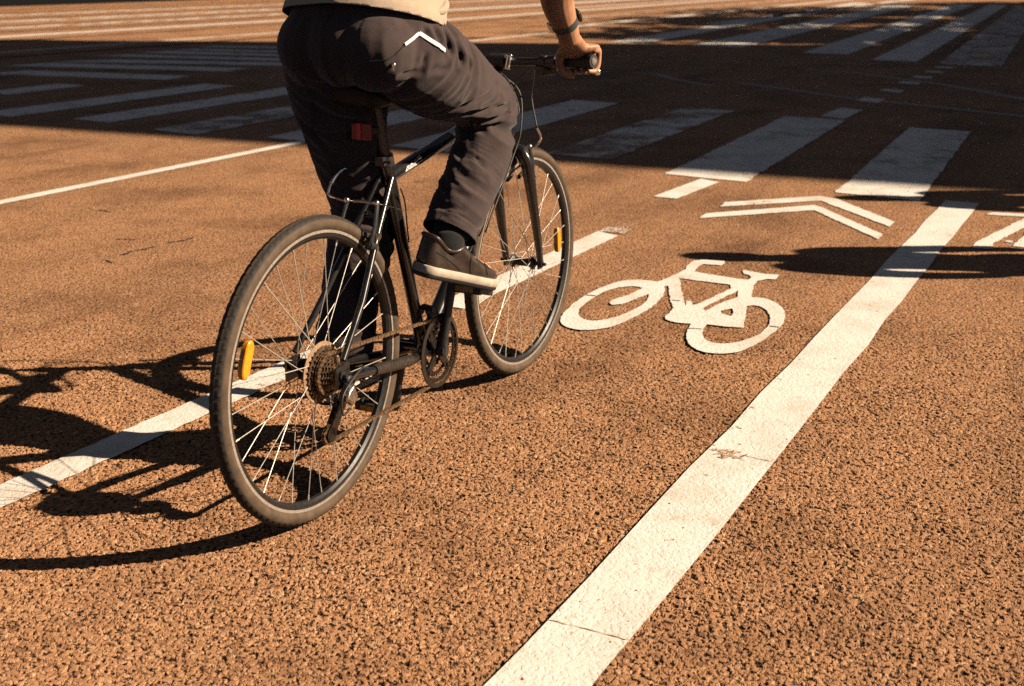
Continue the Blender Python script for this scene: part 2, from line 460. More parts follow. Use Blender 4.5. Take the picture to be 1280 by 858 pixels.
SUN_AZ, SUN_EL = R_(-5.5), R_(31)
SV = Vector((math.cos(SUN_AZ) * math.cos(SUN_EL), math.sin(SUN_AZ) * math.cos(SUN_EL), math.sin(SUN_EL)))
sl = bpy.data.lights.new('sun', 'SUN'); so = bpy.data.objects.new('sun', sl); COL.objects.link(so)
so.rotation_euler = SV.to_track_quat('Z', 'Y').to_euler(); so.location = (20, 0, 30)
sl.energy = 5.0; sl.angle = R_(.38); sl.color = (1, .80, .59)
w = bpy.data.worlds.new('World'); S.world = w; w.use_nodes = True
nt = w.node_tree
sky = nt.nodes.new('ShaderNodeTexSky'); sky.sky_type = 'NISHITA'; sky.sun_disc = False
sky.sun_elevation = SUN_EL; sky.sun_rotation = PI / 2 - SUN_AZ
sky.air_density = .135; sky.dust_density = .15; sky.ozone_density = 1.0
hs_ = nt.nodes.new('ShaderNodeHueSaturation'); hs_.inputs['Saturation'].default_value = .45
nt.links.new(sky.outputs[0], hs_.inputs['Color']); nt.links.new(hs_.outputs[0], nt.nodes['Background'].inputs[0])
nt.nodes['Background'].inputs[1].default_value = .05
S.view_settings.view_transform = 'Standard'; S.view_settings.look = 'None'
S.view_settings.exposure = .95; S.view_settings.gamma = 1
S.render.engine = 'CYCLES'
S.cycles.use_denoising = False
S.cycles.max_bounces = 6; S.cycles.diffuse_bounces = 0; S.cycles.glossy_bounces = 3; S.cycles.caustics_reflective = False; S.cycles.caustics_refractive = False; S.cycles.sample_clamp_indirect = 2.0

# ------------------------------------------------------------------ road
LANE = R_(61.4)
LD = Vector((math.cos(LANE), math.sin(LANE), 0)); LN = Vector((math.sin(LANE), -math.cos(LANE), 0))   # along, to the right
def lp(o, s, z=0): return LN * o + LD * s + Vector((0, 0, z))

def road_mesh():
    x0, x1, y0, y1 = NEAR
    xs = np.linspace(x0, x1, int((x1 - x0) / .0029))
    ys = [y0]
    while ys[-1] < y1: ys.append(ys[-1] + .0022 * (.6 + .4 * (ys[-1] / y0)))
    ys = np.array(ys); ys *= 1.0; ys[-1] = y1
    nx, ny = len(xs), len(ys)
    gx, gy = np.meshgrid(xs, ys)
    co = np.stack([gx, gy, np.zeros_like(gx)], -1).reshape(-1, 3)
    idx = np.arange(nx * ny).reshape(ny, nx)
    q = np.stack([idx[:-1, :-1], idx[:-1, 1:], idx[1:, 1:], idx[1:, :-1]], -1).reshape(-1, 4)
    X0, X1, Y0, Y1 = -300, 300, -200, 400
    ex = np.array([(X0, Y0, 0), (X1, Y0, 0), (X1, y0, 0), (X0, y0, 0), (X0, y1, 0), (X1, y1, 0), (X1, Y1, 0), (X0, Y1, 0), (x0, y0, 0), (x1, y0, 0), (x1, y1, 0), (x0, y1, 0)], float)
    n = len(co)
    eq = np.array([(0, 1, 2, 3), (4, 5, 6, 7), (3, 8, 11, 4), (9, 2, 5, 10)]) + n
    co = np.concatenate([co, ex]); q = np.concatenate([q, eq])
    me = bpy.data.meshes.new('road')
    me.vertices.add(len(co)); me.vertices.foreach_set('co', co.astype(np.float32).ravel())
    me.loops.add(q.size); me.loops.foreach_set('vertex_index', q.astype(np.int32).ravel())
    me.polygons.add(len(q)); me.polygons.foreach_set('loop_start', np.arange(0, q.size, 4, dtype=np.int32))
    me.update(calc_edges=True)
    return me
link('road', road_mesh(), M['road'], smooth=False); tag(bpy.data.objects['road'], kind='structure')

def rough_loop(pts, step=.03, amp=.0022):
    """resample a loop and fray its edge a little, like hand-laid paint"""
    out = []
    for i in range(len(pts)):
        a = Vector((pts[i][0], pts[i][1])); b = Vector((pts[(i + 1) % len(pts)][0], pts[(i + 1) % len(pts)][1]))
        k = max(1, int((b - a).length / step))
        for j in range(k):
            p = a.lerp(b, j / k)
            out.append((p.x + random.gauss(0, amp) * (j > 0), p.y + random.gauss(0, amp) * (j > 0)))
    return out

def sheet(name, loops, m, parent=None, z=.004, step=.03, amp=.002):
    """flat painted marking: first loop outline, the others holes"""
    bm = bmesh.new(); edges = []
    for lp_ in loops:
        vs = [bm.verts.new((x, y, z)) for x, y in rough_loop(lp_, step, amp)]
        edges += [bm.edges.new((vs[i], vs[(i + 1) % len(vs)])) for i in range(len(vs))]
    bmesh.ops.triangle_fill(bm, edges=edges, use_beauty=True, use_dissolve=False, normal=(0, 0, 1))
    for f in bm.faces:
        if f.normal.z < 0: f.normal_flip()
    me = bpy.data.meshes.new(name); bm.to_mesh(me); bm.free()
    return link(name, me, m, parent, smooth=False)

def lane_strip(name, o, w_, s0, s1, m, parent=None, z=.004, amp=.002, skew=0):
    q = [lp(o - w_ / 2, s0), lp(o + w_ / 2, s0 + skew), lp(o + w_ / 2, s1 + skew), lp(o - w_ / 2, s1)]
    return sheet(name, [[(p.x, p.y) for p in q]], m, parent, z, .03 if s1 - s0 < 12 else .3, amp)

# ------------------------------------------------------------------ road markings (ground coordinates in metres)
BIKE_SYMBOL = [[(0.176, 3.928), (0.186, 3.972), (0.2, 4.014), (0.225, 4.087), (0.255, 4.155), (0.288, 4.22), (0.322, 4.278), (0.356, 4.329), (0.39, 4.372), (0.424, 4.407), (0.457, 4.431), (0.489, 4.437), (0.52, 4.437), (0.554, 4.425), (0.579, 4.407), (0.6, 4.425), (0.673, 4.528), (0.724, 4.607), (0.739, 4.672), (0.778, 4.749), (0.823, 4.772), (0.91, 4.745), (0.908, 4.721), (0.885, 4.671), (0.811, 4.695), (0.784, 4.655), (0.755, 4.575), (0.772, 4.553), (0.912, 4.451), (0.949, 4.435), (0.969, 4.466), (0.971, 4.511), (0.952, 4.533), (0.959, 4.59), (0.971, 4.59), (1.038, 4.527), (1.095, 4.517), (1.06, 4.444), (1.03, 4.45), (0.984, 4.42), (0.954, 4.347), (0.912, 4.18), (0.948, 4.172), (0.973, 4.148), (0.987, 4.114), (0.995, 4.067), (0.997, 4.012), (0.99, 3.962), (0.979, 3.914), (0.961, 3.855), (0.941, 3.809), (0.911, 3.751), (0.876, 3.699), (0.838, 3.64), (0.802, 3.594), (0.765, 3.552), (0.731, 3.524), (0.704, 3.515), (0.678, 3.511), (0.654, 3.515), (0.63, 3.525), (0.609, 3.55), (0.595, 3.585), (0.589, 3.62), (0.59, 3.668), (0.597, 3.721), (0.607, 3.765), (0.632, 3.84), (0.587, 3.852), (0.565, 3.868), (0.548, 3.892), (0.55, 3.927), (0.588, 4.013), (0.597, 4.05), (0.596, 4.115), (0.618, 4.348), (0.603, 4.34), (0.595, 4.277), (0.582, 4.216), (0.563, 4.154), (0.536, 4.086), (0.504, 4.025), (0.469, 3.966), (0.436, 3.916), (0.399, 3.861), (0.365, 3.822), (0.329, 3.791), (0.294, 3.773), (0.266, 3.766), (0.239, 3.766), (0.213, 3.78), (0.191, 3.8), (0.176, 3.834), (0.171, 3.869)], [(0.24, 3.964), (0.245, 4.009), (0.256, 4.051), (0.299, 4.155), (0.35, 4.25), (0.383, 4.289), (0.416, 4.32), (0.448, 4.334), (0.479, 4.34), (0.501, 4.331), (0.512, 4.311), (0.452, 4.222), (0.378, 4.142), (0.364, 4.108), (0.373, 4.077), (0.41, 4.089), (0.475, 4.16), (0.527, 4.227), (0.52, 4.181), (0.508, 4.133), (0.49, 4.089), (0.463, 4.041), (0.429, 3.988), (0.397, 3.949), (0.366, 3.916), (0.333, 3.892), (0.301, 3.876), (0.273, 3.878), (0.254, 3.899), (0.244, 3.928)], [(0.676, 4.466), (0.685, 4.457), (0.865, 4.362), (0.858, 4.305), (0.687, 4.081), (0.672, 4.076), (0.676, 4.128), (0.659, 4.133), (0.644, 4.063)], [(0.706, 4.037), (0.88, 4.276), (0.858, 4.18), (0.791, 4.114), (0.706, 3.995)], [(0.764, 4.0), (0.812, 4.03), (0.806, 3.975), (0.79, 3.931), (0.761, 3.963)], [(0.872, 4.062), (0.899, 4.073), (0.918, 4.06), (0.929, 4.029), (0.934, 3.999), (0.932, 3.95), (0.925, 3.902), (0.909, 3.844), (0.891, 3.798), (0.863, 3.747), (0.83, 3.699), (0.793, 3.661), (0.758, 3.632), (0.723, 3.617), (0.697, 3.615), (0.675, 3.624), (0.656, 3.647), (0.65, 3.674), (0.652, 3.71), (0.665, 3.783), (0.687, 3.833), (0.75, 3.805), (0.808, 3.792), (0.841, 3.926)], [(0.282, 4.217), (0.321, 4.206), (0.32, 4.193), (0.282, 4.204)], [(0.614, 3.79), (0.661, 3.781), (0.658, 3.77), (0.612, 3.779)], [(0.903, 3.816), (0.934, 3.803), (0.93, 3.791), (0.899, 3.805)], [(0.603, 4.146), (0.635, 4.136), (0.634, 4.125), (0.602, 4.133)]]
CHEV_A = [(1.094, 5.922), (1.141, 6.04), (1.693, 6.218), (1.767, 6.133), (1.894, 5.541), (1.833, 5.431), (1.667, 6.082)]
CHEV_B = [(0.94, 5.629), (0.991, 5.745), (1.598, 5.962), (1.623, 5.911), (1.747, 5.265), (1.695, 5.157), (1.565, 5.83)]
SYM_A = [(2.415, 5.716), (2.461, 5.772), (2.688, 5.715), (2.645, 5.644)]
SYM_B = [(2.074, 5.02), (2.147, 5.132), (2.732, 5.815), (2.636, 5.596), (2.189, 5.074), (2.149, 4.97), (2.066, 4.986)]
SYM_C = [(2.26, 5.116), (2.283, 5.138), (2.305, 5.125), (2.284, 5.087)]
SYM_D = [(2.259, 5.027), (2.618, 5.557), (2.358, 4.965)]
CURVE_A = [(1.448, 14.06), (1.552, 13.949), (1.71, 13.839), (1.859, 13.123), (2.149, 12.386)]
CURVE_B = [(2.489, 12.74), (2.847, 12.084), (3.319, 11.126), (3.712, 10.649), (4.337, 9.768), (4.539, 9.33)]
CURVE_C = [(3.646, 14.497), (4.127, 13.926), (4.433, 13.198), (4.659, 12.542), (4.912, 11.114), (5.004, 10.326)]

# bike-lane line, right of the cyclist, and the broken one the cyclist rides over
o = lane_strip('lane_line', -.775, .172, -6.0, 6.47, M['paint'], amp=.0030)
tag(o, 'wide solid white bike lane line running from the bottom edge up to the crossing', 'road marking')
def jag(a, b, w_, n=9):
    """thin ragged crack between two ground points"""
    a = Vector((a[0], a[1])); b = Vector((b[0], b[1])); d = b - a; nn = Vector((-d.y, d.x)).normalized()
    L = []; R = []; off = 0
    for i in range(n + 1):
        off += random.gauss(0, w_ * .7); off *= .8
        k = w_ * (.25 + random.random()) * (.3 if i in (0, n) else 1)
        p = a + d * (i / n) + nn * off
        L.append(p + nn * k / 2); R.append(p - nn * k / 2)
    return [(p.x, p.y) for p in L + R[::-1]]
grime = simple('dirty_crack', (.13, .075, .042), .9, 0, .6, 90)
scuff = simple('scuff_mark', (.50, .33, .20), .9, 0, .5, 120)
rust = simple('brown_scuff', (.30, .175, .10), .9, 0, .5, 120)
g = sheet('crack', [jag(lp(-.858, 1.715), lp(-.692, 1.722), .0022, 16)], rust, o, .0052, .5, 0)
g = sheet('crack', [jag(lp(-.775, 2.652), lp(-.690, 2.648), .0022, 8)], grime, o, .0052, .5, 0)
for k in range(13):
    u_ = -.852 + k * .0062; s0 = 2.600 + .03 * random.random() + .02 * abs(k - 6) / 6; L_ = random.uniform(.022, .058) * (1 - abs(k - 6) / 9)
    sheet('scuff', [jag(lp(u_, s0), lp(u_ + .018, s0 + L_), random.uniform(.006, .011), 6)], scuff if k % 4 else rust, o, .0050 + .0001 * k, .5, 0)
for a_, b_, w_ in (((-1.838, 5.172), (-1.737, 5.177), .014), ((-1.717, 4.862), (-1.588, 5.003), .020), ((-1.579, 5.096), (-1.474, 5.193), .013), ((-2.157, 5.85), (-2.06, 5.80), .012), ((-.66, 6.61), (-.52, 6.67), .012), ((-1.70, 4.72), (-1.76, 4.78), .010)):
    c_ = sheet('road_crack', [jag(a_, b_, w_, 10)], M['satin'], None, .0025, .5, 0); tag(c_, kind='structure')
def dash(o_, s0, s1, w_, label, o1=None):
    o1 = o_ if o1 is None else o1
    q = [lp(o_ - w_ / 2, s0), lp(o_ + w_ / 2, s0), lp(o1 + w_ / 2, s1 - .05), lp(o1 - w_ / 2, s1)]
    d = sheet('lane_dash', [[(p.x, p.y) for p in q]], M['paint'], amp=.0016)
    tag(d, label, 'road marking', 'dashes of the broken bike lane line')
dash(-2.275, -.6, 2.98, .112, 'white lane dash under the rear wheel, crossed by the cyclist shadow', -2.225)
dash(-2.145, 3.45, 4.88, .125, 'white lane dash behind the front wheel, its far end rubbed off', -2.13)
rub = lane_strip('worn_end', -2.13, .125, 4.885, 5.10, mat_paint('rubbed_paint', 1.25, (.8, .77, .72)), None, .0036)
rub.parent = [q for q in bpy.data.objects if q.name.startswith('lane_dash')][-1]
dash(-2.22, 5.82, 6.47, .135, 'short white lane dash touching the near edge of the crossing', -2.18)
o = lane_strip('lane_line', -5.30, .095, -2.0, 6.55, M['paint'], amp=.0015)
tag(o, 'thin white line on the sunlit road left of the cyclist, ending at the crossing', 'road marking')

o = sheet('bicycle_symbol', BIKE_SYMBOL, M['paint'], step=.02, amp=.0015)
tag(o, 'white bicycle symbol painted on the bike lane ahead of the front wheel', 'road marking')
o = sheet('chevron', [CHEV_A], M['paint'], amp=.002)
tag(o, 'white chevron nearer the zebra crossing, its tip touched by a shadow', 'road marking', 'chevrons in the bike lane')
o = sheet('chevron', [CHEV_B], M['paint'], amp=.002)
tag(o, 'white chevron nearer the painted bicycle symbol, fully in sunlight', 'road marking', 'chevrons in the bike lane')
t = empty('lane_symbol', (SYM_B[0][0], SYM_B[0][1], 0))
tag(t, 'cut off white symbol at the right edge beyond the solid lane line', 'road marking')
for L in (SYM_A, SYM_B, SYM_C, SYM_D):
    sheet('painted_stroke', [[(x - SYM_B[0][0], y - SYM_B[0][1]) for x, y in L]], M['paint'], t, amp=.002)

# zebra crossing in front of the cyclist: 0.5 m bars, 1.05 m apart
t = empty('zebra_crossing')
tag(t, 'worn white zebra crossing in building shadow just ahead of the cyclist', 'crossing')
def bars(t, rows, dirang, m_default, special={}):
    d = Vector((math.cos(R_(dirang)), math.sin(R_(dirang)), 0))
    for i, (o_, s0, s1, w_) in enumerate(rows):
        a = lp(o_, s0); b = a + LN * w_ + LD * (-.03)
        k = (s1 - s0)
        q = [a, b, b + d * k, a + d * k]
        sheet('crossing_bar', [[(p.x, p.y) for p in q]], special.get(i, m_default), t, .004, .06, .004)
bars(t, [(-1.44, 6.42, 9.47, .46), (-2.50, 6.53, 9.71, .52), (-3.50, 6.90, 9.91, .49), (-4.62, 6.68, 9.97, .50), (-5.68, 6.60, 9.85, .49),
         (-6.74, 6.50, 9.72, .50), (-7.82, 6.68, 9.70, .46), (-8.85, 6.55, 9.52, .48), (-10.36, 7.75, 8.78, .45)], 64.2, M['paint_old'], {2: M['paint_bare'], 5: M['paint_bare']})
t = empty('zebra_crossing')
tag(t, 'zebra crossing of long white bars on the far side of the junction, upper right', 'crossing')
bars(t, [(-8.15, 18.36, 44, .66), (-6.62, 18.20, 44, .90), (-4.57, 17.39, 44, .68), (-3.36, 16.45, 44, .60), (-2.44, 16.15, 42, .78), (-1.0, 15.6, 41, .7), (.3, 15.0, 40, .7)], 65.2, M['paint_old'], {4: M['paint_bare']})
t = empty('zebra_crossing')
tag(t, 'zebra crossing of narrow bars receding across the side road, upper left', 'crossing')
def quad(t, name, pts, m): return sheet(name, [pts], m, t, .004, .08, .004)
for pts in ([(-6.35, 13.86), (-5.96, 14.35), (-3.73, 13.61), (-3.89, 13.11)],
            [(-6.62, 15.06), (-6.13, 15.56), (-3.29, 14.68), (-3.47, 14.22)],
            [(-6.2, 15.75), (-5.43, 16.13), (-3.0, 15.57), (-2.9, 15.05)],
            [(-6.0, 16.8), (-5.64, 17.15), (-2.5, 16.10), (-2.65, 15.72)],
            [(-5.6, 17.45), (-5.23, 17.81), (-2.1, 16.70), (-2.25, 16.38)],
            [(-5.25, 17.98), (-4.92, 18.32), (-1.7, 17.36), (-1.85, 17.05)],
            [(-5.0, 18.72), (-4.79, 19.05), (-1.3, 18.3), (-1.4, 18.05)]):
    quad(t, 'crossing_bar', pts, M['paint_old'])
# little squares that lead the lane over the junction
t = empty('guide_line')
tag(t, 'row of small white guide squares crossing the dark junction between zebra crossings', 'road marking')
for s0, s1 in ((9.85, 10.55), (11.2, 11.55), (12.24, 12.50), (13.2, 13.46), (14.0, 14.24), (14.8, 15.02), (15.55, 15.77)):
    q = [lp(-2.39, s0), lp(-2.17, s0 - .08), lp(-2.17, s1 - .08), lp(-2.39, s1)]
    sheet('guide_square', [[(p.x, p.y) for p in q]], M['paint'], t, .004, .05, .003)
# long lines of the far carriageway, all parallel to the lane
far = empty('carriageway_lines')
tag(far, 'long pale parallel lines along the sunlit far carriageway at the top', 'road marking')
for o_, w_, s0, s1, m in ((-18.55, .36, 10, 60, 'paint'), (-15.08, .16, 11.6, 20.0, 'paint_old'), (-15.2, .34, 20.5, 60, 'paint'), (-10.36, .14, 16.6, 20.5, 'paint_old'),
                       (-11.1, .30, 22.5, 60, 'paint'), (-19.2, .30, 29, 70, 'paint'), (-16.4, .22, 33, 70, 'paint'), (-21.2, .7, 12, 26, 'paint_bare'), (-23.8, .9, 12, 34, 'paint_bare'),
                       (-27, .8, 12, 36, 'paint_bare'), (-13.0, .25, 27, 70, 'paint_bare'), (-8.9, .35, 26, 60, 'paint_old'), (-22.9, .4, 30, 70, 'paint_old')):
    lane_strip('painted_line', o_, w_, s0, s1, M[m], far)
for o_, w_ in ((-19.95, .22), (-22.1, .20), (-25.2, .26), (-28.6, .3), (-17.4, .16), (-14.2, .14), (-30.6, .3)):
    lane_strip('dark_strip', o_, w_, 8, 80, M['near_black'], far, .0025)  # thin dark strips between the pale lines
# thin flush strips curving through the junction
for L in (CURVE_A, CURVE_B, CURVE_C):
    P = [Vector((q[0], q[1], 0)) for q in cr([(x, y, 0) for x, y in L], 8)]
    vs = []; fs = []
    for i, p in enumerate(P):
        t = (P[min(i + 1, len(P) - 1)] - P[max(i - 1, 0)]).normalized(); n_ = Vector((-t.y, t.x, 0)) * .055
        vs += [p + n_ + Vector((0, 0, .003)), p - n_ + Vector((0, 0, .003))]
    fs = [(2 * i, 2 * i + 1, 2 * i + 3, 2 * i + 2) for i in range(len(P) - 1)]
    me = bpy.data.meshes.new('road_curve'); me.from_pydata(vs, [], fs)
    o = link('road_curve', me, M['seam'], smooth=False); tag(o, kind='structure')


# ------------------------------------------------------------------ what stands beside the frame and throws the shade
# tall block to the right: its roof edges cast the broad band of shade over the junction
BH = 20.0
UD = Vector((.923, -.385, 0)).normalized()
SH = Vector((math.cos(SUN_AZ), math.sin(SUN_AZ), 0)) * (BH / math.tan(SUN_EL))
A0 = Vector((-.6, 7.80, 0)) + SH; A1 = Vector((-.6, 17.1, 0)) + SH
WING = [Vector((4.6, 15.6, 0)) + SH, Vector((12.4, 40, 0)) + SH]  # unseen wing, added to carry the shade on to the upper right
nearL = [A0 + UD * -12.5, A0 + UD * 34]; farL = [A1 + UD * -9.5, A1 + UD * 37]
bl = empty('apartment_building', nearL[0])
tag(bl, 'dark stucco apartment block beyond the right edge that shades the junction', 'building')
b = MB()
q = [nearL[0], nearL[1], farL[1], farL[0]]; q = [p - nearL[0] for p in q]
n = len(q)
b.add([p for p in q] + [p + Vector((0, 0, BH)) for p in q], [(0, 1, 5, 4), (1, 2, 6, 5), (2, 3, 7, 6), (3, 0, 4, 7), (4, 5, 6, 7)])
b.build('wall', M['plaster'], bl, smooth=False)
b = MB(); o0 = WING[0] - nearL[0]; o1 = WING[1] - nearL[0]; r0_ = o0 + UD * 24 + Vector((0, 0, 0)); r1_ = o1 + UD * 24
b.add([o0, r0_, r1_, o1] + [p + Vector((0, 0, BH - 1.2)) for p in (o0, r0_, r1_, o1)], [(1, 2, 6, 5), (2, 3, 7, 6), (3, 0, 4, 7), (4, 5, 6, 7)])
b.build('shade_wing', M['plaster'], bl, smooth=False)
b = MB()
for i in range(4):
    a_, c_ = q[i], q[(i + 1) % 4]; d = (c_ - a_).normalized(); out = Vector((d.y, -d.x, 0))
    b.bar(a_ + out * .05 + Vector((0, 0, BH - .45)), c_ + out * .05 + Vector((0, 0, BH - .45)), .3, .4)
b.build('cornice', M['frame_w'], bl, smooth=False)
def windows(a_, c_, cols):
    d = (c_ - a_); L = d.length; d.normalize(); out = Vector((d.y, -d.x, 0))
    rot = Matrix((d, -out, (0, 0, 1))).transposed()
    for fl in range(6):
        for k in range(cols):
            p = a_ + d * (L * (k + .5) / cols) + Vector((0, 0, 2.0 + fl * 3.05)) + out * .03
            f = MB()
            for sx in (-1, 1): f.box((sx * .62, 0, 0), (.1, .1, 1.7))
            for sz in (-1, 1): f.box((0, 0, sz * .85), (1.34, .1, .1))
            f.box((0, 0, 0), (.06, .08, 1.6))
            w_ = f.build('window', M['frame_w'], bl, smooth=False, loc=p); w_.rotation_euler = rot.to_euler()
            MB().box((0, .01, 0), (1.14, .02, 1.6)).build('pane', M['wglass'], w_, smooth=False)
windows(q[0], q[1], 12)
windows(q[3], q[0], 3)

# street trees beyond the block; dappled shade on the far carriageway
def tree(name, loc, h, crown_r, nleaf, label, seed):
    rnd = random.Random(seed)
    t = empty(name, loc); tag(t, label, 'tree', 'street trees beside the far carriageway')
    b = MB(); tips = []
    b.tube([(0, 0, 0), (.05, .02, h * .2), (0, .06, h * .42)], [.22, .17, .14], 12)
    def grow(p, d, L, r, lev):
        pts = [p]; rr = [r]
        for i in range(4):
            d = (d + Vector((rnd.gauss(0, .16), rnd.gauss(0, .16), rnd.gauss(.06, .1)))).normalized()
            p = p + d * L / 4; pts.append(p); rr.append(r * (1 - .16 * (i + 1)))
        b.tube(pts, rr, 7 if lev < 2 else 5)
        tips.append(p)
        if lev < 3:
            for k in range(3 if lev else 4):
                q = rnd.uniform(0, 6.283); nd_ = (d + Vector((math.cos(q), math.sin(q), rnd.uniform(-.2, .5))) * .85).normalized()
                grow(pts[rnd.choice((2, 3, 4))], nd_, L * rnd.uniform(.6, .78), rr[-1] * .8, lev + 1)
    for k in range(5):
        q = k * 1.257 + rnd.uniform(-.3, .3)
        grow(Vector((0, .06, h * .40)), Vector((math.cos(q) * .6, math.sin(q) * .6, .8)).normalized(), h * .26, .10, 1)
    b.build('trunk', M['bark'], t)
    lf = MB()
    for i in range(nleaf):
        c = rnd.choice(tips) + Vector((rnd.gauss(0, .7), rnd.gauss(0, .7), rnd.gauss(0, .5)))
        u_ = Vector((rnd.gauss(0, 1), rnd.gauss(0, 1), rnd.gauss(0, 1))).normalized() * rnd.uniform(.18, .34)
        v_ = u_.cross(Vector((rnd.gauss(0, 1), rnd.gauss(0, 1), rnd.gauss(0, 1)))).normalized() * rnd.uniform(.12, .20)
        lf.add([c - u_, c + v_, c + u_, c - v_], [(0, 1, 2, 3)])
    me = bpy.data.meshes.new('crown'); me.from_pydata(lf.v, [], lf.f)
    link('crown', me, M['leaf'], t, smooth=False)
tree('street_tree', (17.0, 20.6, 0), 9.5, 4.2, 4200, 'leafy tree beside the apartment block, nearest the junction', 3)
tree('street_tree', (20.5, 26.5, 0), 10.5, 4.6, 4200, 'leafy tree standing second in the row behind the apartment block', 8)
tree('street_tree', (26.0, 33.0, 0), 12, 5.2, 4200, 'tallest leafy tree, farthest from the apartment block', 12)
tree('street_tree', (31.0, 40.0, 0), 11, 5.2, 4200, 'leafy tree at the far end of the row beside the carriageway', 15)

# low near-black wall added in place of the shaded strip at top left
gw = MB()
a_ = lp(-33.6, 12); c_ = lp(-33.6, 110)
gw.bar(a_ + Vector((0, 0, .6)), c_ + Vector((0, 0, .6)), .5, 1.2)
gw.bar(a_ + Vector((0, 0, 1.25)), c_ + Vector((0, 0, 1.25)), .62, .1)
o = gw.build('shade_strip_wall', M['near_black'], None, smooth=False, bevel=.02)
tag(o, 'low near-black wall added to stand for the shaded strip beyond the far carriageway', 'wall')


# ------------------------------------------------------------------ bicycle (local: x forward, y left, z up, origin under the rear hub)
BIKE_LOC = (-.4359, 2.3796, 0); BIKE_RZ = 1.12862
bike = empty('bicycle', BIKE_LOC, BIKE_RZ)
tag(bike, 'black city bicycle with amber spoke reflectors, ridden away over the orange road', 'bicycle')
RW = .346; WB = 1.098
RH = Vector((0, 0, RW)); FH = Vector((WB, 0, RW))
BB = Vector((.475, 0, .2585))

# ---- wheels -------------------------------------------------------
def tyre_mesh():
    n = 1104; r0 = .0182; Rc = RW - r0
    prof = []
    K = 26
    for j in range(K):
        a = -PI * .80 + 2 * PI * .80 * j / (K - 1)      # 0 = tread crown, opens toward the rim
        prof.append(a)
    rings = []
    for i in range(n):
        q = 2 * PI * i / n; cs, sn = math.cos(q), math.sin(q)
        ring = []
        for j, a in enumerate(prof):
            d = 0
            s_ = a / PI
            if abs(s_) < .09: d = .0009 if (i // 2) % 6 != 5 else -.0003            # centre strip with sipes
            elif abs(s_) < .13: d = -.0012
            elif abs(s_) < .25: d = .0005 if ((i + (5 if a > 0 else 0)) // 4) % 3 != 2 else -.0009  # side blocks
            elif abs(s_) < .32: d = -.0004 if ((i + 3) // 4) % 3 else .0005
            elif .52 < abs(s_) < .56: d = .0006                                    # sidewall rib
            rad = r0 + d
            ring.append((math.cos(q) * (Rc + rad * math.cos(a)), rad * math.sin(a), math.sin(q) * (Rc + rad * math.cos(a))))
        rings.append(ring)
    b = MB(); m = len(prof)
    for r in rings: b.v += r
    for i in range(n):
        A = i * m; B = ((i + 1) % n) * m
        for j in range(m - 1): b.f.append((A + j, B + j, B + j + 1, A + j + 1))
    return b

def make_wheel(hub, rear):
    w_ = empty('wheel', hub, 0, bike)
    tyre_mesh().build('tyre', M['tyre'], w_, angle=50)
    b = MB(); b.lathe([(.3105, -.0115), (.3185, -.0125), (.3185, -.0105), (.3060, -.0100), (.3060, .0100), (.3185, .0105), (.3185, .0125), (.3105, .0115), (.3000, .0100), (.2945, .0050), (.2945, -.0050), (.3000, -.0100)], n=160)
    rim = b.build('rim', M['rimblack'], w_, angle=30)
    b = MB()
    for s in (-1, 1):
        b.lathe([(.3195, s * .0127), (.3085, s * .01255), (.3085, s * .0110), (.3195, s * .0110)], n=160)
    b.build('brake_track', M['alu'], rim, angle=30)
    hb = MB()
    if rear: fl = (.034, -.020); hb.lathe([(.0, -.068), (.007, -.068), (.007, -.045), (.017, -.04), (.017, -.024), (.030, -.023), (.030, -.019), (.016, -.014), (.0155, .026), (.024, .031), (.024, .035), (.016, .037), (.010, .048), (.007, .050), (.007, .070), (0, .070)], n=28)
    else: fl = (.033, -.033); hb.lathe([(.0, -.060), (.0065, -.060), (.0065, -.042), (.012, -.040), (.020, -.036), (.020, -.031), (.0125, -.026), (.0125, .026), (.020, .031), (.020, .036), (.012, .040), (.0065, .042), (.0065, .060), (0, .060)], n=28)
    for s in (-1, 1):
        e = .068 if rear else .060
        hb.tube([(0, s * e, 0), (0, s * (e + .006), 0)], .011, 6)
        hb.tube([(0, s * (e + .006), 0), (0, s * (e + .016), 0)], .005, 8)
    hb.build('hub', M['satin'] , w_, angle=35)
    sp = MB()
    N = 32
    for i in range(N):
        left = i % 2 == 0
        fy = fl[0] if left else fl[1]
        rh = .021 if not rear else (.021 if left else .026)
        k = i // 2
        qr = 2 * PI * i / N
        sgn = 1 if k % 2 == 0 else -1
        qh = qr + sgn * R_(62)
        ph = Vector((rh * math.cos(qh), fy + (.0025 if sgn > 0 else -.0025), rh * math.sin(qh)))
        pr = Vector((.2955 * math.cos(qr), .002 * (1 if left else -1), .2955 * math.sin(qr)))
        d = (pr - ph)
        sp.tube([ph, ph + d * .965], .00105, 6)
        sp.tube([ph + d * .955, pr], .0019, 6)                 # nipple
    sp.build('spokes', M['spoke'], w_, angle=60)
    return w_

def reflector(parent, ang, rad, face):
    b = MB()
    q = ang; c = Vector((rad * math.cos(q), face * .012, rad * math.sin(q)))
    tn = Vector((-math.sin(q), 0, math.cos(q))); rd = Vector((math.cos(q), 0, math.sin(q))); yy = Vector((0, 1, 0))
    out = []
    for i in range(28):
        a = 2 * PI * i / 28; ca, sa = math.cos(a), math.sin(a)
        out.append((math.copysign(abs(ca) ** .55, ca) * .041, math.copysign(abs(sa) ** .9, sa) * .0125))
    def rg(k, y): return [c + tn * (x * k) + rd * (z * k - .0025 * (x / .041) ** 2) + yy * y for x, z in out]
    b.rings([rg(.90, -.0075), rg(1, -.005), rg(1, .005), rg(.90, .0075)])
    o = b.build('spoke_reflector', M['amber'], parent, angle=25)
    return o

